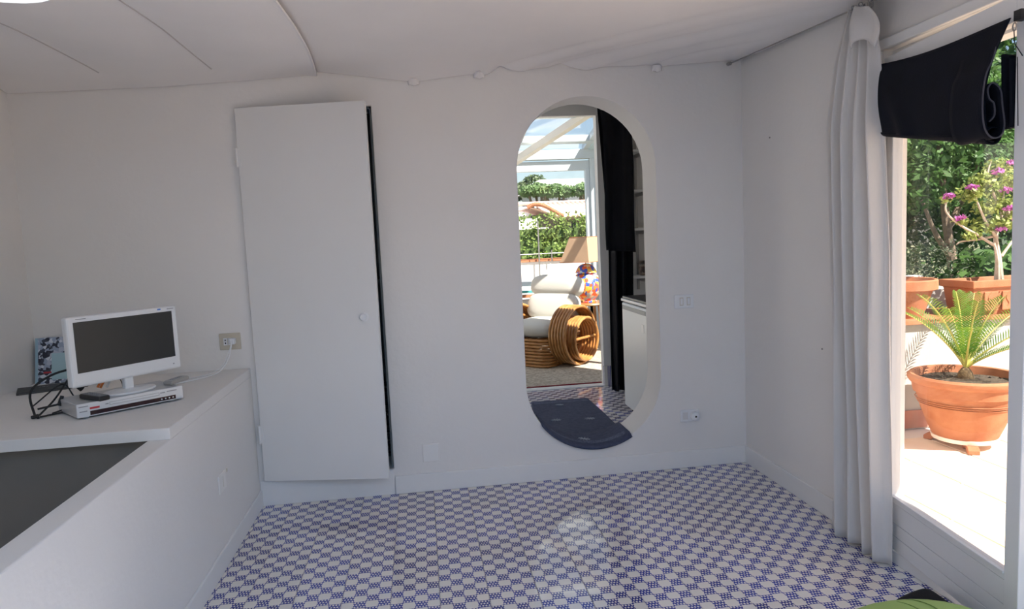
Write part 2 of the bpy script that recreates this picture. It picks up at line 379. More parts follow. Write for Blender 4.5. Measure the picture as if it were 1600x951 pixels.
# stairwell: parapet, counter end wall, shaft
struct(MB().box((-1.06, -1.5, -.16), (-.975, D, .752)).build('wall_parapet', plaster, bevel=.004, smooth=0))
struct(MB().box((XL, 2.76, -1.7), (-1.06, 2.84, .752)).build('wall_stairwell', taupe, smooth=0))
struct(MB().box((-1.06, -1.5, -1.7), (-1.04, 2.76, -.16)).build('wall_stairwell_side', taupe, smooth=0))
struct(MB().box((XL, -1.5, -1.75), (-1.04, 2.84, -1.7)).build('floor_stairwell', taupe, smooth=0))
st = thing('staircase', 'dark stairs going down in the well behind the low white parapet', 'stairs', (0, 0, -1.7))
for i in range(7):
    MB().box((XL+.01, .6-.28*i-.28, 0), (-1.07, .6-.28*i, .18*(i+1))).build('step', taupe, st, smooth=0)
ct = tag(MB().box((XL, 2.69, .752), (-.975, D, .797)).build('counter_top', plaster, bevel=.0025, smooth=0), 'white built-in counter top in the left corner carrying the television', 'counter')

# ---------------------------------------------------------------- draped ceiling cloth
prof = [(-2.07, 2.330), (-1.31, 2.352), (-.9, 2.376), (-.55, 2.402), (-.25, 2.366), (.02, 2.332), (.25, 2.36), (.37, 2.372), (.42, 2.362), (.50, 2.392), (.9, 2.402), (1.3, 2.403), (1.42, 2.388), (1.5, 2.405), (1.94, 2.432)]
def pz(x):
    for (a, za), (b, zb) in zip(prof, prof[1:]):
        if x <= b: return za + (zb-za)*(x-a)/(b-a)
    return prof[-1][1]
def base_z(x, y):
    t = max(0, 3.0-y); return 2.372 - .07*min(t, .9) + .012*math.sin(x*1.3+.5) + max(0, y-3.0)*.035
def cloth_z(x, y, lift=0):
    d = D - y; k = math.exp(-d/.22); z = pz(x)*k + base_z(x, y)*(1-k)
    if x > .1:   # creases pulled from the pinned corner
        a = max(0, min(1, (x-.1)/.4))*max(0, min(1, (2.2-x)/.6)); s = (x-.42) - .85*d
        z += a*math.exp(-d/.55)*(.022*math.exp(-((s-.08)/.035)**2) - .014*math.exp(-((s-.20)/.05)**2) + .026*math.exp(-((s-.42)/.045)**2) - .018*math.exp(-((s-.58)/.07)**2) + .016*math.exp(-((s-.95)/.05)**2))
    return z + lift
cl = thing('ceiling_lining', 'white cloth lining pulled tight under the ceiling above the oval opening', 'cloth', (0, 0, 0))
MB().grid(120, 60, lambda u, v: (-.70+2.62*u, 1.30+(D-1.305)*(v**.55), cloth_z(-.70+2.62*u, 1.30+(D-1.305)*(v**.55), .004))).build('cloth_sheet', ceilm, cl, smooth=180)
for px_, pzv in ((.02, 2.331), (.385, 2.364), (1.42, 2.386)):
    MB().grid(6, 6, lambda u, v: (px_-.03+.06*u, D-.012-.05*(1-abs(2*u-1))*v, pzv-.012+.03*v+.004*math.sin(u*9))).build('pinned_fold', ceilm, cl, smooth=180, solid=.003)
cl2 = thing('ceiling_lining', 'white seamed cloth lining under the ceiling above the cupboard door and counter', 'cloth', (0, 0, 0))
def edge_x(y): return -.455 - .03*max(0, (y-2.8)/1.1)**2 - .03*max(0, y-3.4)
def left_pt(u, v):
    y = 1.30+(D-1.305)*(v**.55); x = -2.065 + (edge_x(y)+2.065)*u
    z = cloth_z(x, y) - .020 + (.010 if u > .985 else 0)*0 - .006*math.cos(2*PI*(x+1.5)/.53)*0
    z += -.02*math.sin(PI*((x+1.5) % .53)/.53)*(1-math.exp(-(D-y)/.4))
    return (x, y, z)
MB().grid(90, 50, left_pt).build('cloth_sheet', ceilm, cl2, smooth=180)
for sx in (-1.5, -.97):
    MB().tube([(sx+.012*math.sin(3*y), y, left_pt((sx+2.065)/(edge_x(y)+2.065), max(0, (y-1.30)/(D-1.305))**(1/.55))[2]-.001) for y in np.linspace(1.35, 3.70, 30)], .0035, 6).build('seam', mat('seam_shade', (.55, .51, .49), .9), cl2)  # seam ridges coloured darker than the cloth to imitate crease shade
MB().tube([(edge_x(y), y, left_pt(1, ((y-1.30)/(D-1.305))**(1/.55))[2]+.002) for y in np.linspace(1.35, D-.02, 30)], .006, 6).build('hem', ceilm, cl2)
# flush round ceiling light just past the top of the view
lampm = bpy.data.materials.new('opal_lamp'); lampm.use_nodes = True
_b = lampm.node_tree.nodes['Principled BSDF']; _b.inputs['Base Color'].default_value = (.85, .85, .83, 1); _b.inputs['Emission Color'].default_value = (.92, .97, 1, 1); _b.inputs['Emission Strength'].default_value = .9
cf = thing('ceiling_light', 'round flush ceiling light above the counter at the top left', 'light', (-1.18, 2.27, 2.262))
MB().lathe([(.17, .012), (.17, .075), (.10, .08)], 32).build('base', plastic_w, cf)
MB().lathe([(.02, -.035), (.09, -.028), (.14, -.012), (.165, .012)], 32).build('diffuser', lampm, cf)

# ---------------------------------------------------------------- cupboard door, closet behind
dr = struct(bpy.data.objects.new('door_1', None)); col.objects.link(dr)
dr.location = (DX0+.006, D-.002, 0); dr.rotation_euler = (0, 0, math.radians(-11.0)); dr.empty_display_size = .1
DW = .712
MB().box((.002, -.026, .150), (DW, .004, 2.212)).build('leaf', doorpaint, dr, bevel=.003, smooth=0)
for z in (.42, 1.95):
    h = MB().tube([(-.004, -.024, z-.05), (-.004, -.024, z+.05)], .0075, 10).build('hinge', paintw, dr)
    MB().box((-.002, -.0285, z-.045), (.018, -.026, z+.045)).build('hinge_plate', paintw, h, smooth=0)
kn = MB().lathe([(.026, 0), (.026, .004), (.017, .006), (.017, .018), (.020, .022), (.016, .026), (.004, .027)], 28)
kn.v = [(x, -z, y) for x, y, z in kn.v]; kn.v = [(x+.635, y-.026, z+1.062) for x, y, z in kn.v]
kn.build('knob', plastic_w, dr)
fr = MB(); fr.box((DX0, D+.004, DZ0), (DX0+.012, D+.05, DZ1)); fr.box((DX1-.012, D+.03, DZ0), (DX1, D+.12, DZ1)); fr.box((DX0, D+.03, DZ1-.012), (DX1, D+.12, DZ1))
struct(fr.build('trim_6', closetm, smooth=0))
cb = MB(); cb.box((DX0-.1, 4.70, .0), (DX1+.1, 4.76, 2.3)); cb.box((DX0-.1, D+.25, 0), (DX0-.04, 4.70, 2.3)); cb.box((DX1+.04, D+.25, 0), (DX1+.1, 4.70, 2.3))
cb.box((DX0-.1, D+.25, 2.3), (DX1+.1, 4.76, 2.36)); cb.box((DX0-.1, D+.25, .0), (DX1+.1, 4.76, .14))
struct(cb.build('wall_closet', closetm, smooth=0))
sh = thing('closet_shelf', 'grey shelf inside the ajar cupboard', 'shelf')
for z in (.66, 1.22): MB().box((DX0-.035, 4.25, z), (DX1+.035, 4.69, z+.02)).build('shelf_board', closetm, sh, smooth=0)
bk = thing('storage_basket', 'dark woven basket at the foot of the ajar cupboard', 'basket', (-.40, 4.45, .14))
for i in range(9):
    MB().tube([(.16*sx*1.0, .17*sy, .02+.045*i) for sx, sy in ((-1,-1),(1,-1),(1,1),(-1,1))], .02, 6, closed=True).build('cane_row', dark_pl, bk)

# ================================================================ GLAZED DOORS
def glazed_leaf(name, hinge, ang, gu0, gu1, L):
    e = struct(bpy.data.objects.new(name, None)); col.objects.link(e); e.empty_display_size = .1
    e.location = (*hinge, 0); e.rotation_euler = (0, 0, -PI/2 - ang)       # local +x runs along the leaf, local -y faces the room... 
    t0, t1 = -.022, .022
    MB().box((0, t0, .060), (gu0, t1, 2.115)).build('stile', frame_w, e, bevel=.003, smooth=0)
    MB().box((gu1, t0, .060), (L, t1, 2.115)).build('stile', frame_w, e, bevel=.003, smooth=0)
    MB().box((gu0, t0, 2.035), (gu1, t1, 2.115)).build('rail', frame_w, e, bevel=.003, smooth=0)
    for z0, z1 in ((.060, .119), (.121, .176), (.178, .262)):
        MB().box((gu0, t0+.002, z0), (gu1, t1-.002, z1)).build('panel_board', frame_w, e, bevel=.0015, smooth=0)
    MB().box((gu0, t0, .263), (gu1, t1, .283)).build('rail', frame_w, e, bevel=.003, smooth=0)
    MB().box((gu0, t0-.004, .283), (gu1, t0+.012, .292)).build('glazing_bead', frame_w, e, bevel=.002, smooth=0)
    MB().box((gu0, -.003, .283), (gu1, .003, 2.035)).build('pane', glass, e, smooth=0)
    return e
ANG = math.radians(7.8)
HINGE = (1.935, 2.665)
door2 = glazed_leaf('door_2', (1.957, 2.668), ANG, .066, .748, .812)
door3 = glazed_leaf('door_3', (1.995, 1.775), 0, .066, .84, .90)
glazed_leaf('door_added', (1.995, .865), 0, .066, .84, .90)  # unseen leaf added towards the camera to let sunlight in
for z in (.5, 1.75): MB().tube([(.0, -.024, z-.05), (.0, -.024, z+.05)], .008, 10).build('hinge', metalm, door2)

# black folded blind clipped along the top of the open leaf
hd = Vector((-math.sin(ANG), -math.cos(ANG), 0)); hn = Vector((-math.cos(ANG), math.sin(ANG), 0)); H0 = Vector((HINGE[0], HINGE[1], 0))
def LP(u, z, off): return H0 + hd*u + hn*off + Vector((0, 0, z))
bl = thing('window_blind', 'black cloth blind gathered up at the top of the open glazed door', 'blind', tuple(H0+Vector((0,0,1.70))))
def rel(p): return tuple(Vector(p) - H0 - Vector((0, 0, 1.70)))
def blind_pt(s, v):
    top = Vector((.02+.752*s, 2.085-.048*s-.020*math.sin(PI*s)*(1-.4*s)))
    bot = Vector((-.049+.735*s, 1.820-.128*s))
    k = v
    u = top.x+(bot.x-top.x)*k - (.035*math.sin(PI*k)*s**4)
    z = top.y+(bot.y-top.y)*k
    off = .040 + .014*math.sin(PI*k*.85) + .006*math.sin(7*s+4*k)*k + .016*math.exp(-((s-.40+.35*(1-k))/.07)**2)*k
    return rel(LP(u, z, off))
MB().grid(40, 24, blind_pt).build('cloth', denim, bl, smooth=180, solid=.004)
def roll_pt(s, a):
    # bottom turned under and rolled back up against the pane
    p = Vector((-.049+.735*s, 1.820-.128*s)); r = (.030-.010*a)*(.7+.3*s); ph = -.2 - a*2*PI*1.25
    return rel(LP(p.x, p.y + .012 + r*math.sin(ph), .026 + r*math.cos(ph)))
MB().grid(40, 30, roll_pt).build('rolled_hem', denim, bl, smooth=180, solid=.004)
prf = spl([(.040, 2.00), (.058, 1.93), (.078, 1.88), (.085, 1.80), (.076, 1.725), (.050, 1.693), (.020, 1.700), (.010, 1.735), (.016, 1.79), (.022, 1.84), (.044, 1.862), (.058, 1.845), (.052, 1.815), (.036, 1.80), (.032, 1.765), (.046, 1.745)], 5)
MB().grid(8, len(prf)-1, lambda u, v: rel(LP(.56+.135*u-.02*math.sin(PI*v)*0+.03*(1-v)*u, prf[round(v*(len(prf)-1))].y, prf[round(v*(len(prf)-1))].x))).build('scrolled_end', denim, bl, smooth=180, solid=.003)
MB().tube([rel(LP(.697+.03*(1-i/(len(prf)-1)), p.y, p.x)) for i, p in enumerate(prf)], .0026, 6).build('edge_piping', mat('grey_piping', (.05, .05, .065), .8), bl)
def fold_pt(s, v):
    z = 1.72 + (1.955-1.72)*(1-v); u = .672 + .085*s
    return rel(LP(u + .01*v, z - .03*s*(1-v), -.018 + .018*math.sin(s*5*PI)))
MB().grid(32, 10, fold_pt).build('pleated_stack', denim, bl, smooth=180, solid=.004)
MB().box(rel(LP(.770, 2.026, .03)), rel(LP(.792, 2.056, .0))).build('clamp', dark_pl, bl, smooth=0)
MB().tube([rel(LP(.782+.008*math.cos(a), 2.008+.011*math.sin(a), .035)) for a in np.linspace(0, 2*PI, 14)[:-1]], .0022, 6, closed=True).build('ring', metalm, bl)
MB().tube([rel(LP(.780, 1.998, .035)), rel(LP(.777, 1.96, .03)), rel(LP(.770, 1.925, .0))], .0015, 6).build('cord', rubber, bl)

# white curtain tied up on clips along the wire
wire = thing('curtain_wire', 'thin metal curtain wire running along the ceiling on the right wall', 'curtain rail')
MB().tube([(1.86, 3.935, 2.410), (1.86, 3.3, 2.372), (1.86, 2.75, 2.338), (1.86, 1.6, 2.270)], .0035, 6).build('wire', metalm, wire)
MB().tube([(1.86, 3.948, 2.412), (1.86, 3.915, 2.408)], .010, 10).build('end_fitting', metalm, wire)
cu = thing('curtain', 'white linen curtain bunched beside the glazed door and hanging from clips', 'curtain', (1.86, 2.75, 0))
rows = [(2.333, 2.775, 2.660), (2.285, 2.806, 2.645), (2.143, 2.872, 2.615), (2.0, 2.905, 2.605), (1.877, 2.93, 2.60), (1.3, 2.945, 2.555), (.6, 2.935, 2.545), (.08, 2.925, 2.540), (.006, 2.92, 2.540)]
def cur_pt(u, v):
    z = 2.333*(1-v) + .010*v
    for (za, a0, a1), (zb, b0, b1) in zip(rows, rows[1:]):
        if z >= zb-1e-9:
            t = (za-z)/(za-zb) if za > zb else 0; t = max(0, min(1, t)); y0 = a0+(b0-a0)*t; y1 = a1+(b1-a1)*t; break
    y = y0 + (y1-y0)*u
    amp = .012 + .020*min(1, (2.333-z)/.5)
    ph = u*2*PI*4.3 + .5*math.sin(z*2.1)
    x = 1.862 + amp*math.sin(ph) + .006*math.sin(ph*2.3+z*3) + .010*math.sin(z*1.7+u*3)
    zz = z + (.006*math.sin(u*17) if v > .97 else 0) + (.010*math.cos(u*2*PI*2.5) if v < .03 else 0)
    return (x-1.86, y-2.75 + .006*math.sin(ph+1), zz)
MB().grid(90, 60, cur_pt).build('cloth', linen, cu, smooth=180, solid=.002)
def flap(u, v):
    y = 2.715 - .165*u*(.35+.65*math.sin(PI*min(1, v*.62+.12))); z = 2.335 - .17*v - .03*u + .035*math.sin(PI*u)*v
    return (-.030 - .030*math.sin(PI*v*.8)*math.sin(PI*min(1, u+.25)) - .006*math.sin(u*9), y-2.75, z)
MB().grid(16, 16, flap).build('folded_corner', linen, cu, smooth=180, solid=.002)
for y, z in ((2.765, 2.343), (2.715, 2.341), (2.655, 2.336)):
    k = MB().box((-.010, y-2.75-.006, z-.022), (.010, y-2.75+.006, z-.004)).build('clip', metalm, cu, smooth=0)
    MB().tube([(.009*math.cos(a), y-2.75, z+.002+.009*math.sin(a)) for a in np.linspace(0, 2*PI, 12)[:-1]], .0018, 6, closed=True).build('clip_ring', metalm, k)

# green and black cushions at the bottom right corner
bo = [(1.47, 2.02), (1.53, 2.12), (1.60, 2.18), (1.69, 2.228), (1.78, 2.258), (1.826, 2.258), (1.832, 2.20), (1.822, 2.08), (1.79, 1.92), (1.68, 1.80), (1.55, 1.78), (1.45, 1.86)]
bo = [tuple(p)[:2] for p in spl([(x, y, 0) for x, y in bo + bo[:1]], 4)[:-1]]; bc = MB()
bc.v = [(1.65+(x-1.65)*k, 2.02+(y-2.02)*k, z) for k, z in ((.93, 0), (.985, .015), (1, .035), (.985, .055), (.93, .072), (.8, .085), (.5, .095), (.1, .098)) for x, y in bo]
nb = len(bo); bc.f = [(j*nb+i, j*nb+(i+1) % nb, (j+1)*nb+(i+1) % nb, (j+1)*nb+i) for j in range(7) for i in range(nb)] + [tuple(range(nb-1, -1, -1)), tuple(range(7*nb, 8*nb))]
bc.v = [(x-1.65, y-2.02, z) for x, y, z in bc.v]
tag(bc.build('floor_cushion', black_cloth, smooth=180), 'black flat cushion on the tiles under the green one by the glazed door', 'cushion').location = (1.65, 2.02, 0)
gc = thing('cushion', 'lime green cushion with stitched seams at the bottom right corner', 'cushion', (1.475, 1.765, .106))
g_ = MB(); cushion_mesh(g_, .272, .250, .068, (0, 0, .066), 2.3, 2.0); g_.build('cover', greenc, gc, smooth=180)
for o_ in (-.02, .035):
    MB().tube([(o_+.03*math.sin(t*3), .24*t, 0.0675+.068*math.sqrt(max(0, 1-t*t))) for t in np.linspace(-.97, .97, 24)], .0018, 5).build('stitched_seam', mat('green_stitch', (.16, .27, .06), .9), gc)

# ================================================================ WALL FITTINGS
def plate_thing(name, label, cat, x0, x1, z0, z1, m, y=D, t=.009):
    e = thing(name, label, cat, ((x0+x1)/2, y, (z0+z1)/2)); hx, hz = (x1-x0)/2, (z1-z0)/2
    MB().box((-hx, -t, -hz), (hx, 0, hz)).build('plate', m, e, bevel=.004, smooth=0); return e, hx, hz
e, hx, hz = plate_thing('light_switch', 'white double rocker light switch right of the oval opening', 'switch', 1.495, 1.617, .985, 1.068, plastic_w)
for x in (-.028, .016):
    MB().box((x, -.010, -.024), (x+.022, -.0085, .024)).build('rocker_frame', plastic_be, e, smooth=0)
    MB().box((x+.003, -.0135, -.020), (x+.019, -.009, .020)).build('rocker', plastic_w, e, bevel=.002, smooth=0)
e, hx, hz = plate_thing('wall_socket', 'white wall socket with a round plug low on the wall near the right corner', 'socket', 1.518, 1.636, .287, .361, plastic_w)
MB().box((-.045, -.0100, -.022), (-.012, -.0085, .022)).build('socket_insert', mat('grey_white_plastic', (.70, .69, .68), .4), e, smooth=0)
q = MB().lathe([(.004, -.0), (.024, 0), (.027, .012), (.025, .030), (.018, .036), (.004, .037)], 24); q.v = [(x+.024, -z-.008, y) for x, y, z in q.v]; pl = q.build('plug', plastic_w, e)
q = MB().lathe([(.001, 0), (.006, 0), (.006, .003), (.001, .004)], 14); q.v = [(x+.024, -z-.044, y) for x, y, z in q.v]; q.build('pin_hole', dark_pl, pl)
e, hx, hz = plate_thing('blank_plate', 'square white blank cover plate low between cupboard and oval opening', 'cover plate', -.052, .046, .174, .281, plaster, t=.005)
MB().box((-hx+.006, -.0062, -hz+.006), (hx-.006, -.005, hz-.006)).build('inner_panel', paintw, e, smooth=0)
e, hx, hz = plate_thing('wall_socket', 'beige wall socket with a white plug above the counter', 'socket', -1.126, -1.012, .908, 1.0, plastic_be)
MB().box((-.034, -.0105, -.020), (-.014, -.0085, .020)).build('socket_insert', plastic_w, e, smooth=0)
MB().box((-.010, -.0105, -.020), (.010, -.0085, .020)).build('socket_insert', plastic_w, e, smooth=0)
for z in (-.008, .008): MB().box((-.027, -.0115, z-.004), (-.021, -.0100, z+.004)).build('pin_hole', dark_pl, e, smooth=0)
MB().box((.004, -.045, -.014), (.034, -.008, .020)).build('plug', plastic_w, e, bevel=.006, smooth=0)
cord = tag(MB().tube(spl([(-1.050, 3.90, .955), (-1.052, 3.885, .925), (-1.066, 3.87, .87), (-1.10, 3.82, .812), (-1.15, 3.72, .802), (-1.24, 3.60, .802), (-1.36, 3.50, .802), (-1.44, 3.40, .802)], 6), .0035, 6).build('power_cord', plastic_w), 'white power cord from the beige socket down behind the television', 'cord')
tag(MB().tube(spl([(-1.054, 3.905, .945), (-1.066, 3.88, .90), (-1.10, 3.85, .83), (-1.16, 3.80, .802), (-1.28, 3.66, .802), (-1.42, 3.46, .802)], 6), .0025, 6).build('aerial_cord', plastic_w), 'thin white aerial cord lying beside the thicker white cord', 'cord')
e = thing('blank_plate', 'painted-over cover plate on the outer side of the parapet', 'cover plate', (-.975, 3.27, .385))
MB().box((0, -.065, -.042), (.006, .045, .042)).build('plate', counterm, e, bevel=.012, smooth=0)
MB().box((.006, -.004, -.026), (.0068, -.001, .026)).build('slot', plastic_be, e, smooth=0)
MB().box((.0, .075, .02), (.004, .082, .035)).build('screw_cap', plastic_be, e, smooth=0)
for y, z, lb in ((3.62, 1.936, 'small nail high on the bare right wall'), (3.127, .837, 'small nail low on the right wall beside the curtain')):
    q = MB().lathe([(.001, 0), (.004, 0), (.004, .004), (.001, .005)], 10); q.v = [(R-zz, y+yy, z+xx) for xx, yy, zz in q.v]
    tag(q.build('nail', metalm), lb, 'nail')

# ================================================================ THINGS ON THE COUNTER
CT = .797
# DVD player
ux, uy = math.cos(math.radians(40.7)), math.sin(math.radians(40.7))
dv = thing('dvd_player', 'silver disc player with dark red display under the television', 'disc player', (-1.406, 2.93, CT), math.radians(40.7))
MB().box((0, .012, .008), (.418, .25, .062)).build('case', silver, dv, bevel=.003, smooth=0)
MB().box((-.001, 0, .008), (.419, .012, .064)).build('front_panel', silver_lt, dv, bevel=.002, smooth=0)
MB().box((.046, -.0012, .013), (.386, .001, .030)).build('display', dispm, dv, smooth=0)
MB().box((.120, -.0012, .040), (.318, .001, .0415)).build('tray_line', greyp, dv, smooth=0)
MB().box((.120, -.0012, .051), (.318, .001, .0522)).build('tray_line', greyp, dv, smooth=0)
for x in (.120, .316): MB().box((x, -.0012, .040), (x+.0015, .001, .052)).build('tray_line', greyp, dv, smooth=0)
MB().box((.046, -.0012, .037), (.082, .001, .045)).build('red_badge', redp, dv, smooth=0)
for x0, x1, z in ((.006, .040, .050), (.008, .036, .030), (.104, .116, .045), (.322, .342, .047), (.350, .392, .049)): MB().box((x0, -.0012, z), (x1, .001, z+.004)).build('printed_mark', greyp, dv, smooth=0)
for k in range(4):
    q = MB().lathe([(.0005, 0), (.003, 0), (.003, .002), (.0005, .0025)], 12); q.v = [(.326+.016*k+x, -.001-z, .0215+y) for x, y, z in q.v]; q.build('button', plastic_w, dv)
for x, y in ((.04, .03), (.378, .03), (.04, .22), (.378, .22)):
    MB().lathe([(.009, 0), (.010, .002), (.010, .009)], 16, (x, y, 0)).build('foot', silver_lt, dv)
# television
tv = thing('television', 'small white flat-screen television standing on the disc player', 'television', (-1.295, 3.165, CT+.0625), math.radians(52.5))
TW, T0, T1 = .485, .062, .352
body = MB().box((-TW/2, -.018, T0), (TW/2, .022, T1)).build('bezel', plastic_w, tv, bevel=.009, smooth=0)
MB().box((-TW/2+.026, -.0195, T0+.058), (TW/2-.026, -.016, T1-.022)).build('screen', screenm, tv, smooth=0)
MB().box((-.15, .02, T0+.03), (.15, .055, T1-.05)).build('rear_housing', plastic_w, tv, bevel=.015, smooth=0)
MB().box((-.020, -.004, .010), (.020, .022, T0+.01)).build('neck', plastic_w, tv, bevel=.005, smooth=0)
q = MB().lathe([(.02, 0), (.985, 0), (1.0, .004), (.97, .009), (.3, .014), (.02, .015)], 40); q.v = [(x*.112, y*.078, z) for x, y, z in q.v]; q.build('stand_foot', plastic_w, tv)
MB().box((.150, -.0205, T1-.012), (.164, -.0175, T1-.006)).build('blue_badge', bluep, tv, smooth=0)
MB().box((-.205, -.0205, T1-.012), (-.165, -.0175, T1-.009)).build('printed_mark', greyp, tv, smooth=0)
MB().box((.196, -.0205, T1-.012), (.226, -.0175, T1-.009)).build('printed_mark', greyp, tv, smooth=0)
q = MB().lathe([(.0005, 0), (.003, 0), (.003, .0015), (.0005, .002)], 12); q.v = [(.205+x, -.0178-z, T0+.025+y) for x, y, z in q.v]; q.build('power_lamp', greyp, tv)
# remotes
DT = CT+.0625
def remote(label, loc, rz, L, W, H, mb_, mt, tilt=0):
    e = thing('remote_control', label, 'remote control', loc, rz, 'remotes on the disc player')
    e.rotation_euler = (0, tilt, rz)
    MB().box((0, -W/2, 0), (L, W/2, H)).build('case', mb_, e, bevel=.005, smooth=0)
    MB().box((.006, -W/2+.004, H), (L-.006, W/2-.004, H+.0012)).build('keypad', mt, e, smooth=0)
    k = MB().box((0, 0, 0), (.006, .006, .0016)).mesh('key', greyp, 0)
    for i in range(7):
        for j in range(3): link_copy('key', k, e, (.02+i*(L-.04)/7, -W/2+.009+j*(W-.026)/2*.95, H+.001))
    return e
remote('black remote control with grey keys lying on the left of the disc player', (-1.445, 3.085, DT), math.radians(-38), .155, .045, .020, dark_pl, mat('grey_keypad', (.16, .17, .18), .5))
remote('grey remote control lying on the right end of the disc player', (-1.165, 3.245, DT), math.radians(75), .13, .045, .018, mat('warm_grey_plastic', (.36, .35, .33), .5), mat('grey_keypad_light', (.45, .45, .44), .5))
# black cables looped left of the player
cbls = [([(-1.60, 3.02, .80), (-1.63, 3.05, .815), (-1.66, 3.10, .90), (-1.60, 3.16, .955), (-1.50, 3.20, .975), (-1.45, 3.22, .97)], .005),
        ([(-1.60, 3.03, .81), (-1.57, 3.10, .86), (-1.54, 3.16, .93), (-1.53, 3.20, .972)], .004),
        ([(-1.62, 3.06, .83), (-1.55, 3.08, .84), (-1.50, 3.14, .845), (-1.46, 3.18, .84)], .0045),
        ([(-1.60, 3.03, .802), (-1.55, 3.07, .804), (-1.49, 3.14, .806), (-1.44, 3.2, .806)], .004),
        ([(-1.66, 3.10, .835), (-1.60, 3.22, .90), (-1.56, 3.22, .86), (-1.52, 3.15, .82), (-1.56, 3.05, .81)], .003)]
bcab = thing('cable_bundle', 'loops of black cable with plugs left of the disc player', 'cable', (-1.56, 3.1, CT))
for pts, r in cbls: MB().tube([(x+1.56, y-3.1, z-CT) for x, y, z in spl(pts, 7)], r, 7).build('cable', rubber, bcab)
MB().tube([(-.055, -.10, .012), (-.04, -.08, .012)], [.007, .009], 10).build('plug', rubber, bcab)
MB().tube([(.02, .09, .125), (.035, .10, .10), (.05, .115, .085)], [.006, .012, .020], 10).build('plug', rubber, bcab)
MB().tube([(.01, -.01, .035), (.02, .0, .075)], [.010, .007], 10).build('plug', rubber, bcab)
rca = thing('audio_cable', 'thin black lead with orange and white plugs behind the black remote', 'cable', (-1.44, 3.24, CT))
MB().tube(spl([(0, -.02, .10), (.02, .0, .13), (.06, .0, .135), (.09, -.02, .10), (.10, -.03, .07)], 6), .002, 6).build('lead', rubber, rca)
for i, (m_, dx) in enumerate(((mat('orange_plastic', (.70, .20, .03), .4), 0), (plastic_w, .022), (mat('orange_plastic', (.7, .2, .03), .4), -.02))):
    MB().tube([(dx, -.02+.01*i, .075), (dx+.012, -.01+.01*i, .10)], .005, 10).build('plug', m_, rca)
# magazine and folder in the corner
mg = thing('magazine', 'blue and white magazine standing against the wall left of the television', 'magazine', (-2.05, 3.875, CT), math.radians(4))
mg.rotation_euler = (math.radians(-12), 0, math.radians(2))
MB().box((0, 0, 0), (.20, .008, .245)).build('cover', cover_m, mg, smooth=0)
MB().box((0, -.0006, 0), (.014, .0, .245)).build('spine_edge', mat('pale_blue_print', (.35, .52, .62), .4), mg, smooth=0)
MB().box((.08, -.001, .02), (.20, .0, .16)).build('pale_panel', mat('light_cyan_print', (.42, .62, .68), .4), mg, smooth=0)
MB().box((.04, -.001, .055), (.078, .0, .064)).build('red_strip', redp, mg, smooth=0)
for k in range(5): MB().box((.16, -.0016, .04+.022*k), (.19, -.0008, .052+.022*k)).build('printed_mark', mat('mid_blue_print', (.16, .30, .42), .4), mg, smooth=0)
fo = thing('folder', 'dark grey folder lying flat in the corner of the counter', 'folder', (-1.985, 3.58, CT), math.radians(26))
MB().box((0, 0, 0), (.30, .17, .012)).build('cover', mat('charcoal_card', (.045, .045, .045), .55, var=.2, vscale=20), fo, bevel=.002, smooth=0)
MB().box((.012, -.001, .003), (.30, .0005, .009)).build('page_edge', mat('grey_pages', (.10, .10, .10), .8), fo, smooth=0)
for x0, x1, y in ((.09, .10, .11), (.105, .118, .108), (.122, .135, .106)): MB().box((x0, y, .012), (x1, y+.006, .0126)).build('printed_mark', mat('pale_print', (.35, .35, .35), .5), fo, smooth=0)

# ================================================================ VESTIBULE BEHIND THE OVAL
VF = .10
fl2 = struct(MB().box((.1, D+.25, -.16), (2.1, 5.93, VF-.003)).build('floor_vestibule', groutm, smooth=0))
lay_tiles(fl2, .4, 2.1, D+.25, 5.90, VF)
struct(MB().box((.1, D+.25, VF-.003), (.4, 5.90, VF)).build('trim_7', tilem, smooth=0))
v_ = MB(); v_.box((2.1, D+.25, -.16), (2.2, 5.93, 2.75)); struct(v_.build('wall_vestibule_right', plaster, smooth=0))
v_ = MB(); v_.box((0, D+.25, -.16), (.1, 5.93, .3)); v_.box((0, D+.25, 2.45), (.1, 5.93, 2.75)); v_.box((0, D+.25, .3), (.1, 4.8, 2.45)); v_.box((0, 5.88, .3), (.1, 5.93, 2.45))
struct(v_.build('wall_vestibule_left', plaster, smooth=0))
v_ = MB()
for a, b in (((.03, 4.8, .3), (.07, 5.88, .35)), ((.03, 4.8, 2.40), (.07, 5.88, 2.45)), ((.03, 4.8, .35), (.07, 4.85, 2.40)), ((.03, 5.83, .35), (.07, 5.88, 2.40))): v_.box(a, b)
vw = struct(v_.build('window_added_side', alum_w, smooth=0))  # unseen side window, added to light the vestibule
MB().box((.047, 4.85, .35), (.053, 5.83, 2.40)).build('pane', glass, vw, smooth=0)
struct(MB().box((-2.9, 4.2, -.5), (-2.7, 9.2, 3.0)).build('wall_added_bounce', outwhite, smooth=0))  # unseen wall added to bounce sunlight into the vestibule
struct(MB().box((-2.7, 4.76, -.3), (-.7, 9.2, -.1)).build('floor_added_bounce', outwhite, smooth=0))  # pale ground added with that wall, also bouncing sunlight
struct(MB().box((.0, D+.25, 2.62), (2.2, 5.93, 2.75)).build('ceiling_vestibule', plaster, smooth=0))
v_ = MB(); v_.box((1.585, 5.93, -.16), (2.2, 6.05, 2.75)); v_.box((0, 5.93, 2.49), (1.585, 6.05, 2.75)); v_.box((0, 5.93, -.16), (.35, 6.05, 2.49)); v_.box((.35, 5.93, -.16), (1.585, 6.05, VF-.004))
struct(v_.build('wall_vestibule_back', plaster, smooth=0))
board('trim_8', (.35, 5.90, 2.475), (1.70, 5.93, 2.565))          # header moulding
board('trim_9', (1.57, 5.905, .28), (1.675, 5.93, 2.475))          # door post casing
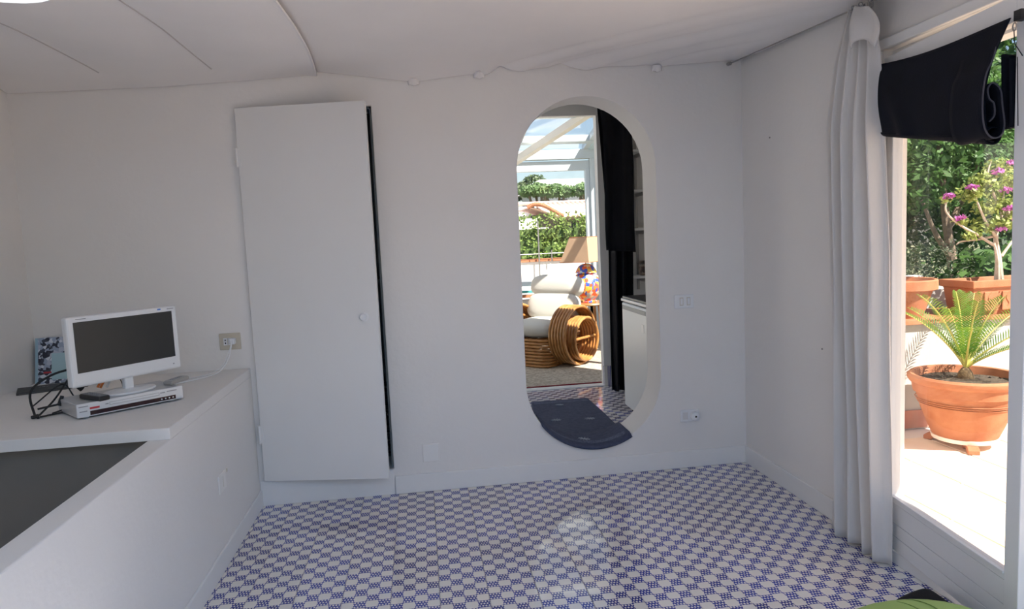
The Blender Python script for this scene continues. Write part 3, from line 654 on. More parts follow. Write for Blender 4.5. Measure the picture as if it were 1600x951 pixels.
struct(MB().box((1.57, 5.895, VF), (1.665, 5.93, .28)).build('trim_10', tilem, bevel=.002, smooth=0))
struct(MB().box((1.675, 5.91, VF), (2.1, 5.93, .27)).build('baseboard_vestibule', mat('grey_skirting', (.46, .45, .43), .7), bevel=.003, smooth=0))
board('trim_11', (.35, 5.90, VF-.004), (1.585, 6.0, VF+.008))       # white threshold

# rug sagging over the sill of the oval
def oval_low(x):
    d = x-OCX; return OZ0 - math.sqrt(max(0, OR_**2 - d*d)) if abs(d) < OR_ else OZ0
def rug_pt(u, v, off=.012):
    y = 3.925 + v*(5.45-3.925)
    t = max(0, (y-4.15)/1.3)
    q_ = max(0, min(1, (y-4.18)/.34)); xl = .66+.17*t; xr = 1.205+.095*q_*q_*(3-2*q_)
    x = xl + (xr-xl)*u
    zs = oval_low(x) + off; zf = VF + off
    k = max(0, min(1, (y-4.17)/.30)); k = k*k*(3-2*k)
    z = max(zs, zf)*(1-k) + zf*k
    if v < .03: z -= .014*(1-v/.03)
    return (x, y, z + .002*math.sin(9*y+5*x))
rg = thing('rug', 'dark blue rug draped over the sill of the oval opening', 'rug', (0, 0, 0))
MB().grid(40, 70, lambda u, v: rug_pt(u, v)).build('weave', navy, rg, smooth=60, solid=.010)
pale = mat('pale_blue_yarn', (.34, .38, .44), .95, bump=.4, bscale=300)
MB().grid(30, 4, lambda u, v: rug_pt(.04+.92*u, .035+.035*v, .0185)).build('border_band', mat('grey_blue_yarn', (.13, .16, .24), .95, c2=(.06, .075, .14), vscale=90), rg, smooth=60)
MB().grid(30, 3, lambda u, v: rug_pt(.04+.92*u, .93+.03*v, .0185)).build('border_band', mat('grey_blue_yarn', (.085, .105, .17), .95), rg, smooth=60)
for cu_, cv_ in ((.35, .30), (.78, .30), (.3, .60), (.75, .58), (.52, .10), (.45, .88)):
    q = MB()
    for a in range(5):
        an = PI*a/5; q.tube([rug_pt(cu_+s*.07*math.cos(an), cv_+s*.022*math.sin(an), .0185) for s in (-1, -.3, .3, 1)], .0022, 5)
    q.build('star_motif', pale, rg)

# small refrigerator
fg = thing('refrigerator', 'small white refrigerator with dark top seen through the oval opening', 'refrigerator', (1.49, 4.45, VF))
MB().box((.045, .005, .025), (.56, .565, .84)).build('cabinet', fridge_w, fg, bevel=.006, smooth=0)
dd = MB().box((0, 0, .045), (.040, .57, .835)).build('door', fridge_w, fg, bevel=.010, smooth=0)
MB().box((-.004, .02, .785), (.004, .55, .815)).build('handle_strip', mat('grey_trim', (.30, .32, .33), .4), dd, bevel=.003, smooth=0)
MB().box((-.003, .06, .66), (.002, .11, .72)).build('small_plate', plastic_w, dd, bevel=.002, smooth=0)
MB().box((-.005, -.005, .845), (.57, .575, .865)).build('worktop_edge', plastic_w, fg, bevel=.003, smooth=0)
MB().box((.004, .004, .865), (.565, .565, .882)).build('top', mat('charcoal_top', (.03, .03, .032), .35), fg, bevel=.003, smooth=0)
for x, y in ((.06, .04), (.06, .52), (.5, .04), (.5, .52)): MB().lathe([(.018, 0), (.018, .028)], 12, (x, y, 0)).build('foot', dark_pl, fg)

# black curtain in the vestibule doorway
bk = thing('curtain', 'black curtain hanging in the passage beyond the oval opening', 'curtain', (1.64, 5.62, 0))
def bcur(u, v):
    z = 2.50 - 2.385*v
    w0 = 1.51 + .05*min(1, v*2.0) + .05*max(0, v-.6); w1 = 1.79 - .05*v - .08*max(0, v-.75)
    x = w0 + (w1-w0)*u + .02*math.sin(4*v)*(1-u)
    return (x-1.64, .035*math.sin(u*2*PI*2.6+1.2*math.sin(3*v)) + .015*math.sin(u*23), z)
MB().grid(70, 40, bcur).build('cloth', black_cloth, bk, smooth=180, solid=.004)
def bcur2(u, v):
    z = 2.52 - 1.20*v; x = 1.502 + .03*v + (.265)*u + .012*math.sin(5*v)
    return (x-1.64, -.075 - .03*math.sin(u*2*PI*1.6+.8+v) , z - .03*u)
MB().grid(50, 30, bcur2).build('folded_over_layer', black_cloth, bk, smooth=180, solid=.004)
tag(MB().tube([(1.45, 5.60, 2.53), (2.09, 5.60, 2.53)], .012, 12).build('curtain_rod', metalm), 'metal rod carrying the black curtain', 'curtain rail')
# wall shelves
su = thing('wall_shelf', 'white shelves on metal brackets beyond the black curtain', 'shelf', (0, 5.93, 0))
MB().box((1.905, -.02, .95), (1.925, 0, 2.35)).build('upright_rail', metalm, su, smooth=0)
for z in (1.06, 1.47, 1.795, 2.13):
    MB().box((1.78, -.25, z), (2.095, -.022, z+.02)).build('shelf_board', paintw, su, bevel=.002, smooth=0)
    MB().box((1.908, -.22, z-.03), (1.922, -.02, z)).build('bracket', metalm, su, smooth=0)
e = thing('drinking_glass', 'small glass on the third white shelf', 'glass', (1.985, 5.80, 1.49))
MB().lathe([(.026, 0), (.034, .10), (.032, .10), (.024, .006), (.001, .006)], 20).build('tumbler', mat('greenish_glass', (.45, .50, .36), .15), e)
e = thing('tin_box', 'dark brown patterned tin on the lowest white shelf', 'tin', (1.90, 5.75, 1.08))
MB().box((-.02, -.04, 0), (.17, .06, .13)).build('body', voronoi_mat('brown_pattern', [(.03, .018, .012), (.22, .17, .13), (.05, .02, .015), (.32, .28, .24)], 40, .4, 'EUCLIDEAN'), e, bevel=.02, smooth=0)
MB().box((-.022, -.042, .10), (.172, .062, .106)).build('lid_edge', dark_pl, e, smooth=0)
tag(MB().box((1.94, 4.95, 1.00), (2.095, 5.6, 1.04)).build('shelf_ledge', paintw, bevel=.003, smooth=0), 'short white ledge on the passage wall above the refrigerator', 'shelf')

# ================================================================ CONSERVATORY
CF = .10
struct(MB().box((-.6, 6.05, -.16), (2.62, 9.30, CF-.012)).build('floor_conservatory', outwhite, smooth=0))
cp = thing('carpet', 'beige speckled carpet with a dark red edge in the sunroom', 'carpet', (0, 0, CF-.012))
MB().box((-.5, 6.07, 0), (2.5, 9.1, .014)).build('pile', carpetm, cp, smooth=0)
MB().box((-.5, 6.052, 0), (2.5, 6.07, .017)).build('red_edging', mat('dark_red_binding', (.22, .02, .03), .9), cp, smooth=0)
BY = 9.2
fr = MB()
fr.box((2.27, BY-.03, CF), (2.33, BY+.05, 2.33)); fr.box((2.33, BY-.07, CF), (2.40, BY+.05, 2.62)); fr.box((2.40, BY-.11, CF), (2.52, BY+.05, 2.72))
fr.box((-.6, BY-.03, 2.325), (2.33, BY+.05, 2.455)); fr.box((-.6, BY-.08, 2.475), (2.40, BY+.05, 2.60))
fr.box((-.6, BY-.03, CF), (2.33, BY+.05, .62)); fr.box((-.6, BY-.05, .80), (2.33, BY+.05, .86)); fr.box((-.6, BY-.03, CF), (-.5, BY+.05, 2.33)); fr.box((.62, BY-.03, .86), (.70, BY+.05, 2.33))
wf = struct(fr.build('window_2', alum_w, bevel=.006, smooth=0))
for x0, x1 in ((-.5, .62), (.70, 2.27)): MB().box((x0, BY+.005, .86), (x1, BY+.011, 2.325)).build('pane', glass, wf, smooth=0)
MB().box((-.5, BY+.005, .62), (2.27, BY+.011, .80)).build('pane', glass, wf, smooth=0)
struct(MB().box((-.6, BY-.16, .655), (2.33, BY-.03, .69)).build('trim_12', terracotta, bevel=.004, smooth=0))
struct(MB().box((-.6, BY-.12, .715), (2.33, BY-.03, .745)).build('trim_13', mat('teal_paint', (.05, .32, .33), .5), bevel=.004, smooth=0))
struct(MB().box((2.52, 6.05, -.16), (2.62, BY+.05, .95)).build('wall_conservatory_right', alum_w, smooth=0))
fr = MB(); fr.box((2.54, 6.05, .95), (2.60, BY, 1.01)); fr.box((2.54, 6.05, 2.50), (2.60, BY, 2.56))
for y in (6.05, 7.1, 8.15, 9.14): fr.box((2.54, y, 1.01), (2.60, y+.06, 2.50))
w6 = struct(fr.build('window_6', alum_w, smooth=0))
for y in (6.11, 7.16, 8.21): MB().box((2.567, y, 1.01), (2.573, y+.99 if y < 8 else 9.14, 2.50)).build('pane', glass, w6, smooth=0)
struct(MB().box((-.7, 6.05, -.16), (-.6, BY+.05, 2.6)).build('wall_conservatory_left', plaster, smooth=0))
# sloping glass roof: z = 2.60 at the eaves, rising towards the house
RS = .20
def rz_(y): return 2.60 + RS*(BY-y)
rf = struct(bpy.data.objects.new('window_3', None)); col.objects.link(rf); rf.empty_display_size = .1
def slope_bar(name, x0, x1, y0, y1, dz0, dz1, m):
    v = [(x, y, rz_(y)+dz) for dz in (dz0, dz1) for x, y in ((x0, y0), (x1, y0), (x1, y1), (x0, y1))]
    return MB().add(v, [(0,3,2,1),(4,5,6,7),(0,1,5,4),(1,2,6,5),(2,3,7,6),(3,0,4,7)]).build(name, m, rf, bevel=.004, smooth=0)
for x in (-.6, .35, 1.30, 2.24): slope_bar('rafter', x, x+.07, 6.05, BY, -.02, .06, alum_w)
for y in (8.78, 7.9, 7.0): slope_bar('purlin', -.6, 2.31, y, y+.10, -.03, .05, alum_w)
slope_bar('side_fascia', 2.31, 2.62, 6.05, BY+.05, -.03, .05, mat('pale_blue_boards', (.60, .72, .78), .5))
for k in range(4): slope_bar('board_joint', 2.36+.06*k, 2.366+.06*k, 6.05, BY, -.034, -.028, alum_w)
for i, (x0, x1) in enumerate(((-.53, .35), (.42, 1.30), (1.37, 2.24))): slope_bar('pane', x0, x1, 6.05, BY, .018, .026, glass)
# diagonal wooden brace below the roof
bA, bB = Vector((1.42, 8.9, 2.52)), Vector((1.98, 7.9, 2.83))
dvv = (bB-bA).normalized(); sidev = dvv.cross(Vector((0,0,1))).normalized()*.045; upv = Vector((0,0,.045))
bA = bA - dvv*.25; bB = bB + dvv*.6
q = MB(); q.add([p+s_*sidev+t_*upv for p in (bA, bB) for s_, t_ in ((-1,-1),(1,-1),(1,1),(-1,1))], [(0,1,2,3),(7,6,5,4),(0,4,5,1),(1,5,6,2),(2,6,7,3),(3,7,4,0)])
tag(q.build('roof_brace', beam_b, bevel=.004, smooth=0), 'cream diagonal beam under the glass roof', 'beam')

# rattan armchair (local +x out of the near arm, +y to the back)
ch = thing('armchair', 'rattan armchair with cream cushions and coiled round arms', 'armchair', (1.29, 7.32, CF), math.radians(-46))
for i in range(9):
    pts = []
    hx_, hy_, cr = .285, .36, .09
    for cx_, cy_, a0 in ((hx_-cr, hy_-cr, 0), (-hx_+cr, hy_-cr, PI/2), (-hx_+cr, -hy_+cr, PI), (hx_-cr, -hy_+cr, 3*PI/2)):
        for k in range(6): a = a0 + PI/2*k/5; pts.append((cx_+cr*math.cos(a), cy_+cr*math.sin(a), 0.018+.0335*i))
    MB().tube(pts, .0155, 8, closed=True).build('rattan_pole', rattanm, ch)
def ring(cx_, cy_, cz_, r, x): return [(x, cy_+r*math.cos(a), cz_+r*math.sin(a)) for a in [2*PI*k/40 for k in range(40)]]
for sgn in (1, -1):
    for k in range(6): MB().tube(ring(0, -.02, .318, .300, sgn*(.300+.036*k)), .0155, 8, closed=True).build('arm_ring', rattanm, ch)
    for k in range(6): MB().tube(ring(0, .03, .275, .222, sgn*(.345+.036*k)), .0155, 8, closed=True).build('arm_ring', rattanm, ch)
    MB().tube([(sgn*.50, -.19, .285), (sgn*.50, .25, .285)], .014, 8).build('cross_bar', rattanm, ch)
for k in range(5): MB().tube([(-.28, .30+.028*k, .33+.10*k), (.28, .30+.028*k, .33+.10*k)], .016, 8).build('back_pole', rattanm, ch)
q = MB(); cushion_mesh(q, .30, .36, .10, (0, -.02, .385), 4, 2.6); q.build('seat_cushion', cushm, ch, smooth=180)
def back_cushion(zc, hz_, yc, hy_):
    q = MB(); cushion_mesh(q, .33, hy_, hz_, (0, 0, 0), 4, 3.0)
    t = math.radians(-20); q.v = [(x, yc + y*math.cos(t) - z*math.sin(t), zc + y*math.sin(t) + z*math.cos(t)) for x, y, z in q.v]
    return q
back_cushion(.58, .17, .20, .10).build('back_cushion', cushm, ch, smooth=180)
back_cushion(.80, .13, .285, .11).build('back_cushion', cushm, ch, smooth=180)

# side table and lamp
tb = thing('side_table', 'low wooden side table behind the armchair under the lamp', 'table', (2.02, 8.3, CF))
MB().lathe([(.01, .50), (.27, .50), (.28, .51), (.27, .525), (.01, .525)], 32).build('table_top', rattanm, tb)
for a in range(4): MB().tube([(.20*math.cos(PI/4+a*PI/2), .20*math.sin(PI/4+a*PI/2), .006), (.17*math.cos(PI/4+a*PI/2), .17*math.sin(PI/4+a*PI/2), .50)], .018, 8).build('leg', rattanm, tb)
lp = thing('table_lamp', 'table lamp with multicoloured patchwork base and square tan shade', 'lamp', (2.02, 8.3, CF+.525))
MB().lathe([(.01, 0), (.12, 0), (.125, .012), (.10, .03), (.15, .09), (.185, .17), (.19, .235), (.17, .30), (.125, .345), (.095, .36)], 36).build('vase', patchwork, lp)
MB().lathe([(.095, .36), (.13, .362), (.132, .375), (.115, .41), (.09, .45), (.045, .475), (.01, .48)], 32).build('lid', patchwork, lp)
MB().tube([(0, 0, .47), (0, 0, .80)], .008, 8).build('stem', metalm, lp)
q = MB(); b0, t0_ = .225, .135; zb, zt = .505, .805; v = []
for h, z in ((b0, zb), (t0_, zt), (t0_-.004, zt), (b0-.004, zb)): v += [(-h,-h,z), (h,-h,z), (h,h,z), (-h,h,z)]
f = [(r_*4+i, r_*4+(i+1) % 4, ((r_+1) % 4)*4+(i+1) % 4, ((r_+1) % 4)*4+i) for r_ in range(4) for i in range(4)]
s_ = q.add(v, f).build('shade', shade_m, lp, smooth=0); s_.rotation_euler = (0, 0, math.radians(38))
for h, z in ((b0, zb), (t0_, zt)):
    o_ = MB().tube([(-h,-h,z), (h,-h,z), (h,h,z), (-h,h,z)], .005, 6, closed=True).build('shade_trim', mat('brown_trim', (.42, .18, .08), .7), s_)

# ================================================================ TERRACE ON THE RIGHT
tf = struct(MB().box((2.055, -4, -.16), (9, 4.32, -.014)).build('terrace_floor', mat('pale_grout', (.72, .66, .60), .9), smooth=0))
TT = .40
def ttile():
    g, ch = .006, .002; a, b = g, TT-g; z0, z1 = -.014, 0
    v = [(a,a,z0),(b,a,z0),(b,b,z0),(a,b,z0),(a,a,z1-ch),(b,a,z1-ch),(b,b,z1-ch),(a,b,z1-ch),(a+ch,a+ch,z1),(b-ch,a+ch,z1),(b-ch,b-ch,z1),(a+ch,b-ch,z1)]
    f = [(8,9,10,11)] + [(i,(i+1)%4,4+(i+1)%4,4+i) for i in range(4)] + [(4+i,4+(i+1)%4,8+(i+1)%4,8+i) for i in range(4)]
    return MB().add(v, f).mesh('terrace_tile', terra_lt, 0)
tm = ttile()
for i in range(-1, 9):
    for j in range(-5, 3):
        x, y = 2.475+TT*i, 3.31+TT*j-.0
        if x < 2.07 or y+TT > 4.32: continue
        link_copy('terrace_tile', tm, tf, (x, y, 0))
stuff(MB().box((2.06, -4, -.014), (9, 1.31, -.001)).build('tile_field', terra_lt, tf, smooth=0))
# low wall with terracotta capping
lw_ = struct(MB().box((2.2, 4.32, -.16), (9, 4.80, .735)).build('wall_terrace', terrace_wall_m, bevel=.01, smooth=0))
cap = MB().box((0, 0, 0), (.295, .56, .028)).mesh('capping_tile', terracotta, 0)
for k in range(12): link_copy('capping_tile', cap, lw_, (2.6+.30*k, 4.28, .735))
skt = MB().box((0, 0, 0), (.322, .014, .125)).mesh('skirting_tile', terra_dk, 0)
for k in range(9): link_copy('skirting_tile', skt, lw_, (2.5+.33*k, 4.306, 0))
# awning added above the view to shade the doors and jamb
aw = thing('awning', 'pale orange awning added over the glazed doors to block the sun', 'awning')
MB().grid(24, 8, lambda u, v: (2.13+1.09*v, -.1+2.95*u, 2.66-.08*v)).build('awning_cloth', awn, aw, smooth=180, solid=.004)
MB().tube([(3.22, -.1, 2.58), (3.22, 2.85, 2.58)], .02, 8).build('front_bar', alum_w, aw)
for y in (.0, 1.4, 2.75): MB().tube([(2.13, y, 2.35), (3.22, y, 2.57)], .015, 8).build('arm', alum_w, aw)

# potted sago palm
PX, PY = 3.40, 3.90
pt = thing('plant_pot', 'large round terracotta pot on little feet holding the sago palm', 'pot', (PX, PY, .045))
MB().lathe([(.01, 0), (.175, 0), (.182, .02), (.215, .10), (.248, .19), (.270, .27), (.278, .30), (.292, .302), (.300, .36), (.312, .365), (.325, .385), (.325, .405), (.312, .418), (.290, .415), (.282, .39), (.272, .35), (.01, .34)], 48).build('pot_body', terracotta, pt)
for z in (.232, .245, .258): MB().tube([((.2635+(z-.232)*.5)*math.cos(a), (.2635+(z-.232)*.5)*math.sin(a), z) for a in [2*PI*k/48 for k in range(48)]], .003, 6, closed=True).build('groove_ring', terracotta, pt)
MB().lathe([(.178, -.001), (.1835, .0), (.1905, .026), (.186, .027)], 48).build('lime_deposit', mat('pale_lime', (.75, .66, .58), .9), pt)
def soil(r, c, z0, parent, name='soil'):
    return MB().grid(28, 8, lambda u, v: (c[0]+r*v*math.cos(2*PI*u), c[1]+r*v*math.sin(2*PI*u), z0+.03*(1-v)+.008*math.sin(17*u+23*v))).build(name, soilm, parent, smooth=180)
soil(.278, (0, 0), .365, pt)
for k in range(3):
    a = math.radians(-118 + 120*k - 0); e = thing('pot_foot', ['small terracotta foot under the front of the palm pot', 'small terracotta foot under the right of the palm pot', 'small terracotta foot under the left of the palm pot'][k], 'pot foot', (PX+.145*math.cos(a), PY+.145*math.sin(a), 0), a, 'feet under the palm pot')
    MB().prism([(-.07, 0), (-.045, 0), (-.02, .022), (.02, .022), (.04, 0), (.085, 0), (.085, .026), (.06, .044), (-.07, .044)], 'y', -.032, .032).build('block', terracotta, e, bevel=.004, smooth=0)
pa = thing('sago_palm', 'sago palm with arching green fronds in the terracotta pot', 'palm', (PX, PY, .44))
MB().lathe([(.01, -.06), (.045, -.05), (.05, -.01), (.04, .03), (.02, .06), (.01, .065)], 20).build('stem_base', mat('palm_fibre', (.10, .065, .035), .95, c2=(.20, .14, .07), vscale=60, bump=.8, bscale=120), pa)
# fronds: tip offsets from the crown
fr_t = [(-.36, -.05, .545), (-.325, .16, .42), (-.06, -.16, .50), (-.01, .08, .545), (.16, .12, .52), (.24, -.02, .50), (.42, .02, .42), (.40, -.16, .335), (.37, .18, .30), (.15, .33, .40), (-.16, .30, .42), (.22, -.30, .25), (-.20, -.28, .36)]
def frond(tip):
    T = Vector(tip); q = MB(); st_ = MB(); n = 34; pts = []
    for i in range(n+1):
        t = i/n; side = Vector((T.x, T.y, 0))
        pts.append(Vector((0,0,.05)) + side*(t**1.25) + Vector((0,0,(T.z-.05)*(1.22*t - .22*t*t*t))))
    st_.tube(pts, [.0065*(1-.8*i/n)+.001 for i in range(n+1)], 6)
    for i in range(6, n):
        for h in (0,):
            t = (i+h)/n; p = pts[i].lerp(pts[i+1], h); tg = (pts[i+1]-pts[i]).normalized()
            lat = tg.cross(Vector((0,0,1))).normalized(); nm = lat.cross(tg).normalized()
            ln = random.uniform(.88, 1.1)*.105*math.sin(PI*min(1, (t-.12)/.88*.80+.17))**.6 + .01
            for s_ in (-1, 1):
                d = (lat*s_*.78 + tg*.52 + nm*.34).normalized(); w_ = tg*.0040
                a = p; b = p + d*ln*.55 + Vector((0,0,.0)); c = p + d*ln - Vector((0,0,.012))
                q.add([a-w_*.7, a+w_*.7, b+w_, b-w_, c], [(0,1,2,3), (3,2,4)])
    return st_, q
for tip in fr_t:
    s_, q = frond(tip); o_ = s_.build('frond', palm_st, pa); q.build('leaflets', palmm, o_, smooth=0)

# pots on the wall
WT = .763
rp = thing('plant_pot', 'round terracotta pot with wide rim standing on the low white wall', 'pot', (3.405, 4.53, WT))
MB().lathe([(.01, 0), (.15, 0), (.155, .01), (.19, .12), (.212, .19), (.235, .195), (.245, .20), (.245, .262), (.238, .27), (.222, .268), (.21, .24), (.01, .22)], 44).build('pot_body', terracotta, rp)
soil(.21, (0, 0), .225, rp)
pn = thing('planter', 'rectangular terracotta planter with relief panels on the low white wall', 'planter', (3.80, 4.30, WT))
q = MB(); pw, pd, ph_ = .78, .30, .245
def ringp(i, z): return [(i, i, z), (pw-i, i, z), (pw-i, pd-i, z), (i, pd-i, z)]
lev = [ringp(.03, 0), ringp(.008, ph_-.055), ringp(-.008, ph_-.05), ringp(-.012, ph_), ringp(.022, ph_), ringp(.03, ph_-.04)]
v = [p for r_ in lev for p in r_]; f = [(3,2,1,0)] + [(a*4+i, a*4+(i+1)%4, (a+1)*4+(i+1)%4, (a+1)*4+i) for a in range(5) for i in range(4)] + [(20,21,22,23)]
q.add(v, f).build('trough', terracotta, pn, bevel=.004, smooth=0)
MB().box((.03, .03, ph_-.05), (pw-.03, pd-.03, ph_-.035)).build('soil', soilm, pn, smooth=0)
q = MB()
for k in range(5):
    x = .09+.14*k; q.box((x, .003, .03), (x+.11, .016, .165))
q.build('relief_panel', terracotta, pn, bevel=.006, smooth=0)
for k in range(9):
    MB().tube(spl([(.12+.07*k, .0115, .04), (.14+.07*k, .004, .08), (.12+.07*k, .004, .12), (.145+.07*k, .006, .16)], 4), .006, 6).build('relief_scroll', terracotta, pn)

# leaf helpers
def leaf_cloud(centers, radii, n, size, flat=.0, asp=.5, surf=.55):
    """n folded leaves scattered in ellipsoids"""
    c = np.asarray(centers, float); r = np.asarray(radii, float); wt = r[:, 0]*r[:, 1]*r[:, 2]; wt = wt**(2/3); wt /= wt.sum()
    k = rng.choice(len(c), n, p=wt); d = rng.normal(size=(n, 3)); d /= np.linalg.norm(d, axis=1)[:, None]
    rad = rng.uniform(surf, 1.0, n)**.7; p = c[k] + d*rad[:, None]*r[k]
    nrm = d*.6 + rng.normal(size=(n, 3))*.6 + np.array([0, 0, .5]); nrm /= np.linalg.norm(nrm, axis=1)[:, None]
    t = np.cross(nrm, rng.normal(size=(n, 3))); t /= np.linalg.norm(t, axis=1)[:, None]; b = np.cross(nrm, t)
    s = size*rng.uniform(.6, 1.3, n)[:, None]
    V = np.stack([p-t*s, p+b*s*asp-nrm*s*.12, p+t*s-nrm*s*.15, p-b*s*asp-nrm*s*.12], 1).reshape(-1, 3)
    me = bpy.data.meshes.new('leaves'); me.vertices.add(len(V)); me.vertices.foreach_set('co', V.ravel())
    me.loops.add(4*n); me.loops.foreach_set('vertex_index', np.arange(4*n, dtype=np.int32))
    me.polygons.add(n); me.polygons.foreach_set('loop_start', np.arange(0, 4*n, 4, dtype=np.int32)); me.update(calc_edges=True); me.validate()
    return me
def foliage(name, parent, m, *a, **k):
    me = leaf_cloud(*a, **k); me.materials.append(m); o = bpy.data.objects.new(name, me); col.objects.link(o); o.parent = parent; return stuff(o)

# bougainvillea in the planter
bg_ = thing('bougainvillea', 'bougainvillea with gnarled pale branches and magenta flowers in the planter', 'shrub', (4.16, 4.46, WT+.20))
br = [[(0,0,0), (-.02,0,.18), (-.03,.02,.35), (.0,.0,.52), (.02,.02,.72)], [(-.03,0,.0), (-.05,-.02,.17), (-.06,0,.30)], [(-.06,0,.28), (-.22,-.03,.36), (-.38,-.05,.44), (-.50,-.07,.53), (-.495,-.06,.62)],
      [(-.03,.01,.33), (-.16,-.04,.44), (-.24,-.05,.58), (-.30,-.05,.72)], [(0,0,.5), (-.10,-.03,.64), (-.14,-.02,.78), (-.10,0,.88)], [(0,0,.45), (.12,.0,.60), (.2,.03,.75)], [(-.03,.02,.35), (-.14,.03,.33), (-.30,.02,.32), (-.36,.0,.30)], [(0,0,.2), (.14,.02,.34), (.28,.04,.42)]]
for i, b in enumerate(br):
    pts = spl(b, 5); r0 = .021 if i < 2 else .009
    MB().tube(pts, [r0*(1-.75*k/(len(pts)-1))+.002 for k in range(len(pts))], 7).build('branch', bark_lt, bg_)
cl_c = [(-.06, -.02, .83), (-.20, -.04, .74), (-.30, -.05, .66), (-.10, -.02, .68), (.05, 0, .74), (.18, .02, .70), (-.14, -.02, .55), (-.02, -.02, .57), (-.18, .0, .42), (-.05, -.04, .44), (.12, 0, .52), (.24, .03, .44), (-.495, -.06, .625), (-.27, -.03, .36), (-.38, -.05, .47)]
cl_r = [(.10, .09, .07)]*12 + [(.05, .04, .03), (.08, .06, .04), (.06, .05, .03)]
foliage('leaves', bg_, leaf_yg, cl_c, cl_r, 2400, .019, asp=.55, surf=.1)
foliage('flowers', bg_, magenta, [(-.33, -.10, .70), (-.13, -.09, .80), (-.06, -.09, .67), (-.03, -.09, .54), (.04, -.09, .46), (-.495, -.08, .645), (-.40, -.08, .49), (.10, -.08, .80), (-.02, -.09, .86), (-.08, -.08, .40)], [(.045, .03, .022)]*10, 330, .016, asp=.7, surf=.1)
pb = tag(MB().box((-.05, -.05, 0), (.05, .05, .11)).build('stone_block', outwhite, bevel=.008, smooth=0), 'small white block at the back of the low wall beside the round pot', 'block'); pb.location = (3.90, 5.02, .90)
pb2 = struct(MB().box((3.2, 4.90, -.3), (9.5, 5.15, .90)).build('wall_garden', terrace_wall_m, smooth=0))

# garden trees behind the terrace
def tree(name, label, loc, trunk, crown_c, crown_r, n, size, lm, tm=barkm, r=.08, surf=.5, group='garden trees behind the terrace', asp=.5):
    e = thing(name, label, 'tree', loc, 0, group)
    for i, t in enumerate(trunk):
        pts = spl(t, 6); rr = r if i == 0 else r*.55
        MB().tube(pts, [rr*(1-.6*k/(len(pts)-1)) for k in range(len(pts))], 8).build('trunk' if i == 0 else 'branch', tm, e)
    foliage('crown', e, lm, crown_c, crown_r, n, size, surf=surf, asp=asp); return e
struct(MB().box((2.7, 5.15, -.6), (40, 60, -.5)).build('garden_ground', ground_m, smooth=0))
tree('garden_tree', 'leafy green tree with a dark forked trunk behind the terrace pots', (7.0, 8.2, -.5), [[(0,0,0), (-.05,0,1.2), (-.18,0,2.0), (-.20,.1,2.9)], [(-.1,0,1.45), (-.35,-.05,1.75), (-.6,-.1,2.2)], [(-.15,0,1.8), (.2,.1,2.3), (.5,.1,2.9)]],
     [(-.5,.1,3.0), (.2,.3,3.2), (.7,.2,2.7), (-.1,-.1,2.6), (-.9,.2,2.5), (0,.4,3.8), (1.1,.4,3.4), (-.8,.4,3.7)], [(.8,.7,.55)]*8, 9000, .05, leaf_md)
tree('garden_tree', 'tall deep green tree filling the background above the bougainvillea', (9.2, 9.4, -.5), [[(0,0,0), (.05,0,1.5), (.0,.1,3.0)], [(0,0,1.6), (-.5,.1,2.3), (-.9,.1,3.0)]],
     [(-1.0,.0,2.6), (0,0,2.4), (.9,.2,2.8), (-.4,.2,3.6), (.6,.3,3.8), (-1.2,.3,3.9), (0,.5,4.8), (1.4,.3,3.6), (-.2,0,1.6), (.9,.1,1.6)], [(1.0,.9,.8)]*10, 12000, .065, leaf_dk)
tree('garden_tree', 'dense dark green tree at the left edge behind the door jamb', (6.9, 10.6, -.5), [[(0,0,0), (0,0,1.5), (.1,0,3.2)]],
     [(-.9,0,2.4), (.2,0,2.2), (1.2,0,2.6), (-.4,.2,3.6), (.8,.2,3.8), (0,.3,4.8), (-1.3,.2,3.9), (-.3,0,1.3), (1.0,0,1.4), (2.0,.2,3.2)], [(1.05,.9,.85)]*10, 12000, .07, leaf_dk)
tree('garden_tree', 'tall pale green tree far behind the bougainvillea', (11.5, 12.5, -.5), [[(0,0,0), (0,0,2), (.1,0,4)]],
     [(-1.5,0,3.2), (0,0,3.0), (1.5,0,3.2), (-.8,0,4.4), (.8,0,4.6), (0,0,5.8), (-1.8,0,2.0), (0,0,1.6), (1.8,0,1.8), (-2.6,.5,4.0)], [(1.3,1.0,1.1)]*10, 10000, .09, leaf_md)
def bush(label, loc, cs, rs, n, size, lm, asp=.5):
    e = thing('garden_bush', label, 'bush', loc, 0, 'bushes behind the low wall'); MB().tube([(0,0,0), (0,0,.8)], .05, 7).build('stem', barkm, e)
    foliage('leaves', e, lm, cs, rs, n, size, asp=asp)
bush('grey-green olive-like bush behind the round terracotta pot', (5.35, 6.8, -.5), [(-.3,0,1.2), (.2,0,1.35), (0,.1,.9), (.5,0,1.0)], [(.45,.4,.42)]*4, 5500, .022, leaf_ol, .35)
bush('glossy bright green bush behind the bougainvillea trunk', (6.1, 6.6, -.5), [(-.15,0,1.25), (.35,0,1.3), (.1,.1,.9), (.8,0,1.2)], [(.42,.38,.40)]*4, 1700, .060, leaf_md, .7)
bush('sprig of yellow-green leaves peeking past the door jamb', (3.62, 5.35, -.3), [(-.02,0,1.32), (.02,0,1.22), (-.03,0,1.42)], [(.06,.06,.07)]*3, 90, .035, leaf_br)

